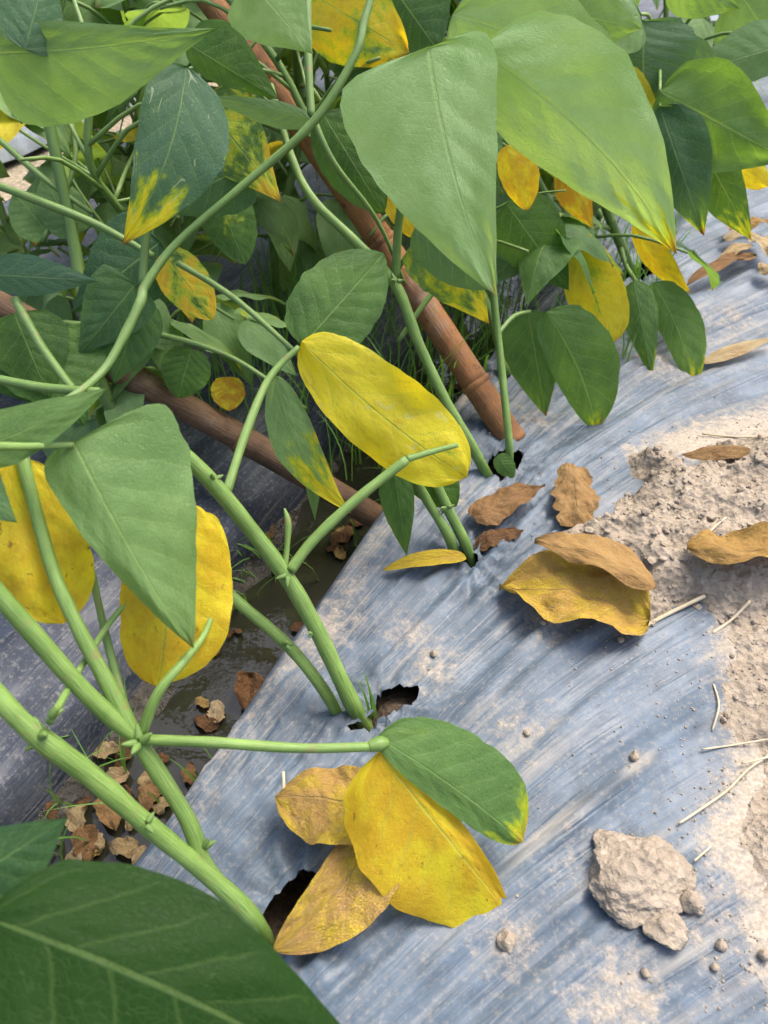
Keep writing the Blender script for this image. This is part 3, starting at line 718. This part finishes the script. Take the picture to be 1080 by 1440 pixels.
# plant 6
p6 = plant(G(895, 386), 'bean plant behind the paired drooping leaves, yellow mottled leaf hanging')
tube('stem', [(G(892, 392, -.015), .0060)] + P((876, 350, .90, .0058), (855, 300, .87, .0054), (830, 230, .83, .005), (800, 120, .80, .004)), STEM, p6)
tube('petiole', P((868, 330, .90, .003), (845, 318, .86, .0028), (806, 332, .78, .002)), STEM, p6)
tube('petiole', P((872, 345, .90, .003), (880, 372, .86, .0026), (895, 396, .80, .002)), STEM, p6)
tube('petiole', P((846, 290, .86, .003), (780, 276, .80, .0026), (752, 290, .76, .002)), STEM, p6)
pleaf(p6, (804, 330, .77), (860, 484, .79), 42, 36, 'mottled green and yellow leaf', shape='blunt', yel=.62, spk=.15, org=.1, edg=.4, bend=.06, fold=.1, wave=.09)
pleaf(p6, (892, 394, .785), (917, 534, .785), 24, 24, shape='ovate', pal=.1, yel=.16, edg=.4, spk=.1, bend=.07, fold=.22)
pleaf(p6, (918, 398, .80), (976, 546, .785), 34, 22, 'green leaf with orange tip', shape='oval', pal=.16, edg=.95, bend=.06, fold=.12, curve=-.05)
pleaf(p6, (788, 232, .72), (834, 322, .74), 22, 24, YL, shape='lance', yel=1.05, org=.9, spk=.3)
pleaf(p6, (890, 315, .78), (972, 412, .84), 20, 16, YL, shape='lance', yel=.95, org=.4, edg=.8, curve=.04)
# plant 7: upper right
p7 = plant(row(1.12, .05), 'leafy bean plant at upper right, quilted dark leaves over the film')
tube('stem', [(row(1.12, .05, -.01), .006), (W(960, 250, .98), .0055), (W(930, 120, .88), .005), (W(880, -20, .78), .0045), (W(860, -120, .7), .004)], STEM, p7)
for k, (b, t, wl, wr, kw) in enumerate((
    ((928, 128, .70), (1110, 226, .70), 66, 76, dict(shape='ovate', pal=.18, bend=.08, wave=.12, fold=.14)),
    ((928, 150, .70), (990, 332, .74), 46, 44, dict(shape='ovate', pal=.10, blu=.55, edg=1.0, bend=.08, fold=.16, wave=.1)),
    ((985, 205, .76), (1057, 338, .78), 30, 38, dict(shape='ovate', pal=.05, yel=.14, edg=.7, bend=.05)),
    ((980, 180, .78), (1080, 262, .79), 20, 22, dict(shape='blunt', yel=1.05, org=.35, wave=.15)),
    ((900, 20, .68), (815, 72, .66), 40, 62, dict(shape='broad', pal=.45, bend=.05)),
    ((780, 15, .64), (902, 40, .66), 40, 44, dict(shape='ovate', pal=.55, bend=.06)),
    ((905, 30, .72), (905, 138, .74), 70, 62, dict(shape='oval', blu=.8, pal=.12, bend=.08)),
    ((1000, 95, .74), (880, 60, .74), 34, 30, dict(shape='ovate', blu=.6, pal=.25)),
    ((1110, 60, .78), (950, 110, .78), 34, 40, dict(shape='ovate', pal=.35, blu=.4)),
    ((1040, -10, .8), (1120, 110, .8), 52, 60, dict(shape='ovate', pal=.4, blu=.4)),
    ((940, -20, .8), (1040, 12, .8), 30, 30, dict(shape='ovate', pal=.5)),
    ((990, 25, .86), (940, 110, .86), 30, 30, dict(shape='ovate', pal=.25)),
    ((880, 95, .73), (925, 210, .76), 20, 18, dict(shape='oval', yel=1.0, edg=.5)),
    ((900, 140, .75), (960, 225, .77), 44, 40, dict(shape='oval', pal=.2)),
    ((700, -40, .62), (790, 40, .62), 50, 50, dict(shape='oval', pal=.05)))):
    lf = pleaf(p7, b, t, wl, wr, YL if kw.get('yel', 0) > .9 else None, **kw)
    if k < 10: tube('petiole', [(W(*b), .0014), ((W(*b)+W(920, 70, .84))/2 + Vector((0, 0, .012)), .0018), (W(925, 90, .86), .0022)], STEM, p7, n=5, sides=8)
# plant 8: the one whose long runners cross the upper left
p8 = plant(row(.30, -.30, -.04), 'tall bean plant across the ditch, long runner crossing the upper left')
tube('runner', P((530, -30, .52, .00274), (512, 30, .52, .00274), (498, 80, .52, .00289), (440, 172, .525, .00304), (340, 262, .53, .00274), (250, 340, .53, .00274), (205, 400, .525, .00319), (195, 430, .52, .00350), (150, 515, .505, .00304), (98, 560, .48, .00243), (40, 590, .46, .00228)), STEM, p8, n=8, tone=.35)
tube('stem', [(row(.30, -.30, -.06), .006), (W(150, 560, .64), .006), (W(100, 320, .61), .0048), (W(60, 120, .58), .0042), (W(50, -40, .56), .0036)], STEM, p8, tone=.5)
for pts in (((-20, 255, .56, .0030), (60, 285, .56, .0032), (140, 318, .57, .0030), (215, 360, .58, .0024)),
            ((20, 420, .53, .0030), (60, 490, .525, .0030), (108, 555, .515, .0026)),
            ((-20, 530, .50, .0030), (60, 545, .50, .0032), (140, 552, .49, .003)),
            ((-20, 180, .60, .0026), (60, 250, .60, .0026), (130, 300, .61, .002)),
            ((95, 150, .62, .0022), (105, 230, .62, .0020), (60, 340, .62, .002)),
            ((330, -20, .56, .0032), (335, 30, .56, .003), (352, 100, .565, .0026)),
            ((432, -10, .55, .0030), (434, 90, .55, .0030), (438, 165, .55, .003)),
            ((215, 230, .54, .0030), (206, 320, .54, .0030), (200, 400, .54, .003)),
            ((250, 370, .57, .0026), (330, 420, .57, .0024), (420, 500, .56, .002)),
            ((90, 455, .60, .003), (220, 470, .60, .0026), (330, 505, .60, .002), (430, 575, .60, .0014)),
            ((440, 165, .55, .0026), (470, 230, .56, .0022), (530, 310, .60, .0018), (570, 400, .64, .0014))):
    tube('petiole', P(*pts), STEM, p8, tone=.35, sides=10)
for b, t, wl, wr, kw in (
    ((-20, 74, .46), (302, 40, .46), 36, 96, dict(shape='broad', pal=.42, blu=.25, bend=.04, fold=.10, wave=.05, curve=.02, nu=44, nv=14)),
    ((262, 92, .50), (172, 345, .52), 78, 50, dict(shape='ovate', blu=.95, pal=.12, edg=1.3, spk=.1, yel=.08, trl=.5, bend=.12, fold=.2, wave=.06, curve=-.06)),
    ((436, 168, .54), (286, 134, .53), 20, 14, dict(shape='ovate', pal=.4, blu=.5, bend=.03)),
    ((262, 60, .55), (392, 140, .55), 50, 26, dict(shape='ovate', pal=.0, yel=.12, bend=.04)),
    ((285, 140, .56), (396, 285, .57), 54, 60, dict(shape='broad', yel=.33, edg=.9, pal=.0, org=.5, bend=.04)),
    ((345, 235, .57), (205, 300, .57), 50, 46, dict(shape='broad', blu=.6, pal=.05, bend=.05)),
    ((350, -30, .50), (440, 76, .50), 60, 60, dict(shape='broad', pal=.7, bend=.04)),
    ((420, -20, .60), (575, 74, .60), 54, 60, dict(shape='oval', yel=.52, pal=.3, org=.3, edg=.4, wave=.1)),
    ((545, -30, .62), (615, 70, .62), 60, 55, dict(shape='oval', pal=.0, blu=.3)),
    ((35, 70, .45), (70, -60, .45), 44, 40, dict(shape='ovate', blu=.9, pal=.15, fold=.3)),
    ((20, -10, .47), (10, 70, .47), 40, 40, dict(shape='ovate', pal=.3, blu=.4)),
    ((455, 160, .60), (540, 300, .62), 40, 44, dict(shape='oval', pal=.0, yel=.05)),
    ((300, 260, .60), (345, 372, .61), 40, 34, dict(shape='oval', yel=.2, pal=.05)),
    ((-30, 385, .52), (140, 395, .53), 30, 26, dict(shape='lance', blu=.9, pal=.03)),
    ((225, 340, .60), (100, 440, .60), 60, 60, dict(shape='broad', blu=.7, pal=.0)),
    ((230, 355, .60), (300, 450, .60), 34, 34, dict(shape='oval', yel=.5, org=.5)),
    ((60, 470, .56), (120, 600, .56), 75, 80, dict(shape='broad', pal=.0)),
    ((-20, 470, .57), (50, 570, .57), 60, 60, dict(shape='broad', pal=.0)),
    ((270, 490, .62), (250, 560, .62), 34, 34, dict(shape='oval', pal=.0)),
    ((320, 530, .66), (322, 578, .66), 24, 24, dict(shape='oval', yel=.85, org=.9)),
    ((200, 420, .58), (160, 540, .58), 40, 50, dict(shape='ovate', pal=.0, blu=.2)),
    ((190, 400, .565), (110, 500, .565), 44, 50, dict(shape='broad', blu=.4, pal=.0)),
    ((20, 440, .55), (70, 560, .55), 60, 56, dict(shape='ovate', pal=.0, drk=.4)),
    ((110, 330, .62), (60, 250, .62), 34, 34, dict(shape='oval', pal=.35)),
    ((70, 330, .62), (20, 270, .62), 34, 30, dict(shape='oval', pal=.3))):
    pleaf(p8, b, t, wl, wr, YL if kw.get('yel', 0) > .9 else None, **kw)

# ------------------------------------------------------------------ plants behind (shared leaf meshes)
LM = []
for k in range(7):
    V, Fc, U = leaf_grid(1, (.26, .40, .34, .22, .44, .36, .30)[k], (.28, .36, .30, .24, .40, .40, .32)[k], shape=('ovate', 'delta', 'oval', 'lance', 'broad', 'ovate', 'delta')[k], bend=.06+.02*(k % 4), fold=.1+.05*(k % 3), wave=.10, droop=.06*(k % 3), seed=k*3.7, nu=14, nv=5)
    o = mesh_obj('leaf', V, Fc, LEAF, None, U); LM.append(o.data); bpy.data.objects.remove(o)
def cam_uv(p):
    q = p - CAMV; d = q.y*CP - q.z*SP; return 540 + F*q.x/d, 720 - F*(q.y*SP + q.z*CP)/d, d
def back_plant(base, height, lean, nl, label, group, size=.072, yell=.12, palr=(0, .5), blur=(0, .6), dmin=.62):
    root = empty('bean_plant', base, label, 'bean plant', group)
    top = base + Vector((lean[0], lean[1], height)); pts = []
    for k in range(6):
        t = k/5; j = Vector((rnd.uniform(-1, 1), rnd.uniform(-1, 1), 0))*.025*(0 < k)
        pts.append((base.lerp(top, t) + j, .0055*(1-.5*t)))
    tube('stem', pts, STEM, root, n=4, sides=7, tone=.3)
    sp = spline(pts, 6)
    nst = max(3, nl//3)
    for k in range(nst):
        t = .22 + .78*(k+rnd.random()*.6)/nst; p0_, r = sp[min(len(sp)-1, int(t*(len(sp)-1)))]
        az = rnd.uniform(0, 6.283); out = Vector((math.cos(az), math.sin(az), 0))
        Lp = rnd.uniform(.05, .13)
        e = p0_ + out*Lp + Vector((0, 0, rnd.uniform(.0, .06)))
        tube('petiole', [(p0_, .0022), (p0_.lerp(e, .5) + Vector((0, 0, .012)), .0018), (e, .0014)], STEM, root, n=3, sides=6, tone=.2)
        for m_ in range(3):
            da = az + (m_-1)*1.15 + rnd.uniform(-.25, .25); o2 = Vector((math.cos(da), math.sin(da), 0))
            dirv = (o2 + Vector((0, 0, rnd.uniform(-1.5, -.15)))).normalized(); L = size*rnd.uniform(.7, 1.2)
            up = (Vector((0, 0, 1)) + o2*.4 + Vector((rnd.uniform(-.4, .4), rnd.uniform(-.4, .4), 0))).normalized()
            b = e + o2*.008
            cu, cv, cdp = cam_uv(b + dirv*L*.5)
            if cdp < .76 and abs((cu-268)*662 - (cv+40)*454)/803 < 62: continue
            if cdp < dmin or (260 < cu < 560 and cv > 520 and cdp < .95) or (cdp < .8 and cu > 600 and cv > 380): continue
            mx = frame(b, b+dirv*L, up, rnd.uniform(-.4, .4)) @ Matrix.Scale(L, 4)
            lf = link_mesh('leaf', LM[rnd.randrange(7)], root, mx)
            yl = rnd.random() < yell
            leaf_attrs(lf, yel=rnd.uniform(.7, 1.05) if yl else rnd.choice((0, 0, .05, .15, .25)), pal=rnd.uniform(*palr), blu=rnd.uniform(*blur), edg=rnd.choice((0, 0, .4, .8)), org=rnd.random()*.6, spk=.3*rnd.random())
    for k in range(12):
        p0_, r = sp[rnd.randrange(len(sp)//4, len(sp))]; az = rnd.uniform(0, 6.283)
        e = p0_ + Vector((math.cos(az)*rnd.uniform(.06, .2), math.sin(az)*rnd.uniform(.06, .2), rnd.uniform(-.10, .14)))
        if cam_uv(e)[2] < dmin or (cam_uv(e)[0] > 600 and cam_uv(e)[1] > 300): continue
        tube('tendril', [(p0_, .0016), (p0_.lerp(e, .5) + Vector((rnd.uniform(-.02, .02), rnd.uniform(-.02, .02), .015)), .0013), (e, .0007)], STEM, root, n=4, sides=5, tone=-.6)
    return root
# the same row, farther on
for k, s in enumerate((1.32, 1.52, 1.74, 1.98, 2.25, 2.6, 3.0, 3.4)):
    back_plant(row(s, rnd.uniform(-.04, .04)), rnd.uniform(.38, .5), (-.22+rnd.uniform(-.08, .05), rnd.uniform(-.05, .1)), 33, 'leafy green bean plant farther up the same row', 'bean plants farther up the row', palr=(.1, .6), yell=.06, size=.09)
# behind the stake, low and shaded
for k, (s, l) in enumerate(((.72, -.02), (.86, -.03), (.98, -.06))):
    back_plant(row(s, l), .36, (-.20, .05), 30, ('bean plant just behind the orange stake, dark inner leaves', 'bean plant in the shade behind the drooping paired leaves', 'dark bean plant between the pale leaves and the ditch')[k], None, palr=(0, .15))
# leaning out over the ditch from the row itself
for k, (s, hh, dx) in enumerate(((.56, .34, -.26), (.78, .40, -.30), (.92, .46, -.34), (1.08, .42, -.30), (1.24, .48, -.36))):
    back_plant(row(s, -.06), hh, (dx, .10), 60, 'shaded bean plant leaning out over the ditch behind the stake', 'bean plants leaning over the ditch', palr=(0, .7), blur=(0, .3), yell=.05)
# the row across the ditch
for k, (s, l) in enumerate(((.34, -.36), (.42, -.54), (.48, -.44), (.56, -.56), (.60, -.36), (.70, -.58), (.74, -.46), (.9, -.42), (1.08, -.42), (1.25, -.5), (1.5, -.45), (1.9, -.5), (2.4, -.45))):
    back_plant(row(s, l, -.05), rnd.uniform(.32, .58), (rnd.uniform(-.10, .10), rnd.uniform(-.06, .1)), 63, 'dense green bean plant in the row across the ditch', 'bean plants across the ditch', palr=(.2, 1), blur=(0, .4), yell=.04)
for k, (s, l) in enumerate(((.30, -.66), (.52, -.74), (.76, -.66), (1.05, -.78), (1.4, -.7), (1.9, -.8))):
    back_plant(row(s, l, -.05), rnd.uniform(.34, .6), (rnd.uniform(-.08, .12), rnd.uniform(-.06, .1)), 42, 'bushy bean plant at the far side of the neighbouring bed', 'bean plants at the far side of the neighbouring bed', palr=(.7, 1), blur=(0, .2), yell=.03)  # raised paleness paints sunlight into these leaves
# the far row, sunlight painted into its leaves as a paler green
for k, s in enumerate((.9, 1.3, 1.7, 2.1, 2.5, 2.9, 3.3)):
    back_plant(row(s, -1.6 + rnd.uniform(-.1, .1), -.05), rnd.uniform(.5, .7), (rnd.uniform(-.15, .15), rnd.uniform(-.1, .1)), 36, 'bean plant in the farthest row at upper left, leaves painted sunlit', 'bean plants in the far row', palr=(.8, 1), blur=(0, .1), size=.12)

# ------------------------------------------------------------------ fallen leaves
def fallen(b, t, wl, wr, label, hue, cat='dry leaf', zb=.006, zt=.006, group=None, petiole=None, **kw):
    B, T = G(*b), G(*t); d = ((B+T)/2 - CAMV).length
    B.z = film_z(B.x, B.y) + (heap_z(B.x, B.y) or 0) + zb; T.z = film_z(T.x, T.y) + (heap_z(T.x, T.y) or 0) + zt
    o = leaf(None, B, T, wl/F*d, wr/F*d, None, flat=True, mat=DRY, name='fallen_leaf', hue=hue, **kw)
    return props(o, label, cat, group)
def ground_pt(u, v, up):
    g = G(u, v); g.z = film_z(g.x, g.y) + (heap_z(g.x, g.y) or 0) + up; return g
root = empty('fallen_leaf', G(470, 1200), 'dull yellow withered leaf sagging beside the black planting hole', 'dry leaf')
leaf(root, ground_pt(540, 1170, .030), ground_pt(392, 1142, .020), .026, .022, flat=True, mat=DRY, name='leaflet', hue=.6, shape='oval', yel=.42, crumple=.14, bend=.06, fold=.12, wave=.12, rag=.04, nu=40, nv=12)
leaf(root, ground_pt(548, 1165, .026), ground_pt(388, 1346, .008), .027, .015, flat=True, mat=DRY, name='leaflet', hue=.58, shape='oval', yel=.42, crumple=.14, bend=.06, fold=.10, wave=.10, rag=.04, curve=-.07, nu=40, nv=12)
tube('stalk', [(ground_pt(404, 1142, .021), .0012), (ground_pt(404, 1112, .024), .0009)], STRAW, root, n=3, sides=6)
fallen((655, 789), (538, 806), 16, 13, 'narrow orange leaf lying at the foot of paired stems', .70, shape='oval', yel=.55, bend=.08, fold=-.25, crumple=.12, zb=.007, zt=.005)
fallen((664, 742), (762, 706), 26, 26, 'brown square-ended leaf beside the hole of paired stems', .34, shape='wedge', crumple=.25, bend=.08, wave=.15, rag=.1, zb=.01, zt=.014)
fallen((668, 772), (734, 756), 14, 14, 'small dark shrivelled leaf tucked under the brown one', .10, shape='oval', crumple=.5, bend=.06, wave=.2, rag=.2)
fallen((797, 684), (806, 756), 27, 26, 'tan squarish leaf lying like a small tile on the film', .52, shape='square', crumple=.30, bend=.06, fold=.2, wave=.2, zb=.016, zt=.006, rag=.28)
# the large folded leaf: a blade folded along its midrib, the upper half arched over
fallen((908, 884), (700, 838), 58, 74, 'large folded dry leaf, yellow below and brown above', .66, shape='oval', yel=.42, crumple=.22, bend=.05, fold=-.22, cup=.2, wave=.16, zb=.008, zt=.008, nu=44, nv=14, rag=.04)
fallen((905, 868), (742, 806), 20, 46, 'brown dry leaf curled over the large folded yellow one', .55, shape='oval', crumple=.22, bend=.10, fold=.25, wave=.2, zb=.028, zt=.030, rag=.05)
fallen((946, 818), (1110, 828), 34, 28, 'long orange-tan dry leaf lying across the spilled soil', .62, shape='blunt', crumple=.22, bend=.06, fold=-.15, wave=.25, zb=.010, zt=.012, rag=.1)
fallen((1036, 674), (950, 668), 15, 12, 'small curled brown leaf on top of the soil heap', .46, shape='oval', crumple=.25, bend=.10, fold=.5, zb=.006, zt=.008)
fallen((1056, 380), (962, 414), 11, 9, 'rusty curled leaf at the edge of the pale leaf pile', .33, shape='blunt', crumple=.35, bend=.06, fold=-.5, wave=.2, zb=.012, zt=.010)
fallen((985, 516), (1090, 486), 11, 12, 'slender straw-coloured leaf alone on the film at right', .95, shape='lance', bend=.04, fold=.1, zb=.005, zt=.012)
for (b, t, w1, w2, hue, lab) in (
    ((1010, 362), (1060, 352), 9, 9, .98, 'pale boat-shaped dry leaf at the front of the pile'),
    ((1006, 388), (1050, 372), 9, 8, .92, 'cream dry leaf tucked behind the rusty curled one'),
    ((1052, 352), (1072, 392), 11, 12, .97, 'whitish broad dry leaf leaning in the pile'),
    ((1030, 340), (1075, 332), 10, 10, .60, 'orange-brown dry leaf on the top of the pile'),
    ((1056, 402), (1100, 404), 12, 12, .93, 'flat pale leaf at the right end of the pile'),
    ((1020, 345), (1036, 325), 8, 8, .80, 'small twisted tan leaf at the back of the pile')):
    fallen(b, t, w1, w2, lab, hue, shape='oval', crumple=.2, bend=.14, fold=.2, zb=.014, zt=.016, wave=.2)
# litter in the ditch
def litter(u, v, size, hue, label, group=None, ang=None):
    z = -.098; c = G(u, v, z); a = rnd.uniform(0, 6.28) if ang is None else ang
    d = Vector((math.cos(a), math.sin(a), 0))*size/2
    o = leaf(None, c-d*.75, c+d*.75, size*.25, size*.22, None, flat=True, mat=DRY, name='fallen_leaf', hue=hue, crumple=.38, bend=.15, fold=rnd.choice((.4, -.3, .2)), wave=.35, rag=.2, shape='oval', nu=18, nv=6)
    return props(o, label, 'dry leaf', group)
for (u, v, sz, hue, lab) in (
    (305, 1000, .030, .99, 'pale cream curled leaf lying on the wet ditch mud'),
    (350, 975, .050, .22, 'ragged rust-brown leaf against the film edge in the ditch'),
    (378, 748, .030, .30, 'reddish dry leaf in the ditch beside the thick stem'),
    (480, 752, .040, .25, 'crumpled brown leaf in the ditch behind the pale-tipped leaf'),
    (75, 1095, .035, .35, 'pinkish brown leaf beside the neighbouring film edge'),
    (155, 1140, .045, .50, 'broad tan curled leaf among the litter at lower left'),
    (210, 1118, .036, .42, 'orange-brown leaf behind the right-hand thick stem'),
    (120, 1188, .040, .33, 'narrow reddish leaf near the dark green leaf tip'),
    (290, 625, .035, .70, 'light orange leaf on the neighbouring dark film')):
    litter(u, v, sz, hue, lab)
for k, (u, v) in enumerate(((55, 1120), (95, 1085), (120, 1125), (70, 1150), (165, 1105), (190, 1150), (140, 1175), (100, 1205), (215, 1095), (235, 1130), (60, 1190), (175, 1195), (205, 1200), (150, 1060), (30, 1150), (110, 1150), (240, 1165), (180, 1125))):
    litter(u + rnd.uniform(-8, 8), v + rnd.uniform(-8, 8), rnd.uniform(.016, .032), rnd.choice((.06, .5, .9, .95, 1.0)), 'small curled tan leaf in the litter heap at lower left', 'curled leaves heaped at lower left')
for k in range(44):
    s, l = rnd.uniform(-.06, .75), rnd.uniform(-.22, -.11)
    p = row(s, l, -.1); q = p - CAMV
    c = p; a = rnd.uniform(0, 6.28); size = rnd.uniform(.008, .024); d = Vector((math.cos(a), math.sin(a), 0))*size/2
    o = leaf(None, c-d, c+d, size*.32, size*.3, None, flat=True, mat=DRY, name='fallen_leaf', hue=rnd.choice((.1, .25, .35, .5, .8)), crumple=.55, bend=.15, fold=.3, wave=.3, rag=.2, shape='oval', nu=12, nv=4)
    props(o, 'small crumpled brown leaf in the wet ditch litter', 'dry leaf', 'small leaves littering the ditch')

# ------------------------------------------------------------------ straws on the soil and film
def straw(px, r, label, cat='straw', lift=.003):
    pts = []
    r *= .72
    for (u, v) in px:
        g = G(u, v); g.z = film_z(g.x, g.y) + (heap_z(g.x, g.y) or 0) + lift; pts.append((g, r))
    V, Fc, U = tube_data(pts, 5, 6, 0); return props(mesh_obj('dry_straw', V, Fc, STRAW, None, U), label, cat)
straw([(952, 1162), (985, 1140), (1020, 1115), (1050, 1085), (1085, 1062)], .0011, 'long bent straw running from the blue film onto the soil')
straw([(985, 1058), (1030, 1050), (1085, 1046)], .0009, 'thin straw lying level just above the long bent one')
straw([(884, 900), (930, 872), (985, 850)], .0022, 'thick pale stalk at the tail of the folded dry leaf')
straw([(1002, 965), (1006, 1000), (1000, 1030)], .0010, 'short upright straw at the left border of the soil')
straw([(968, 800), (985, 785), (1002, 768)], .0013, 'short straw stub poking up out of the soil heap')
straw([(985, 616), (1030, 622), (1085, 620)], .0012, 'straight straw along the far rim of the soil heap')
straw([(1000, 893), (1025, 878), (1045, 862)], .0016, 'split stalk below the orange-tan leaf')
straw([(1040, 1078), (1085, 1068)], .0008, 'hair-thin straw beside the long bent one at the frame edge')
straw([(972, 1216), (990, 1200), (1000, 1190)], .0009, 'tiny straw next to the large soil clod')
# ------------------------------------------------------------------ grass in the ditch
V, Fc = [], []
def blade(p, h, lean, w_):
    n0 = len(V); sd_ = Vector((-lean.y, lean.x, 0)).normalized()*w_ if lean.length > 1e-5 else Vector((w_, 0, 0))
    for k in range(6):
        t = k/5; c = p + Vector((0, 0, h*(t-.25*t*t))) + lean*t*t
        V.append(c - sd_*(1-t)**.7); V.append(c + sd_*(1-t)**.7)
    for k in range(5): a = n0+2*k; Fc.append((a, a+1, a+3, a+2))
for k in range(420):
    s = rnd.uniform(-.05, 1.2); l = rnd.choice((-.215, -.20, -.115, rnd.uniform(-.22, -.1))) + rnd.uniform(-.012, .012)
    if noise.noise(Vector((s*9, l*9, 6))) < -.02: continue
    an = rnd.uniform(0, 6.28); blade(row(s, l, -.11), rnd.uniform(.03, .10), Vector((math.cos(an), math.sin(an), 0))*rnd.uniform(.01, .06), rnd.uniform(.0008, .0018))
for k in range(150):
    s, l = rnd.uniform(.55, .95), rnd.uniform(-.09, .05)
    an = rnd.uniform(0, 6.28); blade(row(s, l, 0), rnd.uniform(.03, .12), Vector((math.cos(an), math.sin(an), 0))*rnd.uniform(.01, .05), rnd.uniform(.0008, .0016))
for k in range(760):
    s, l = rnd.uniform(.38, 1.15), rnd.uniform(-.42, -.10)
    an = rnd.uniform(0, 6.28); blade(row(s, l, -.05), rnd.uniform(.06, .24), Vector((math.cos(an), math.sin(an), 0))*rnd.uniform(.01, .09), rnd.uniform(.0008, .0017))
for (u, v) in ((524, 1008), (528, 1010), (520, 1012)):
    blade(G(u, v, -.01), rnd.uniform(.05, .07), Vector((-.01, .01, 0))*rnd.uniform(.3, 1), .0015)
props(mesh_obj('grass', V, Fc, BLADE), 'thin green grass along the ditch and under the plants', kind='stuff')
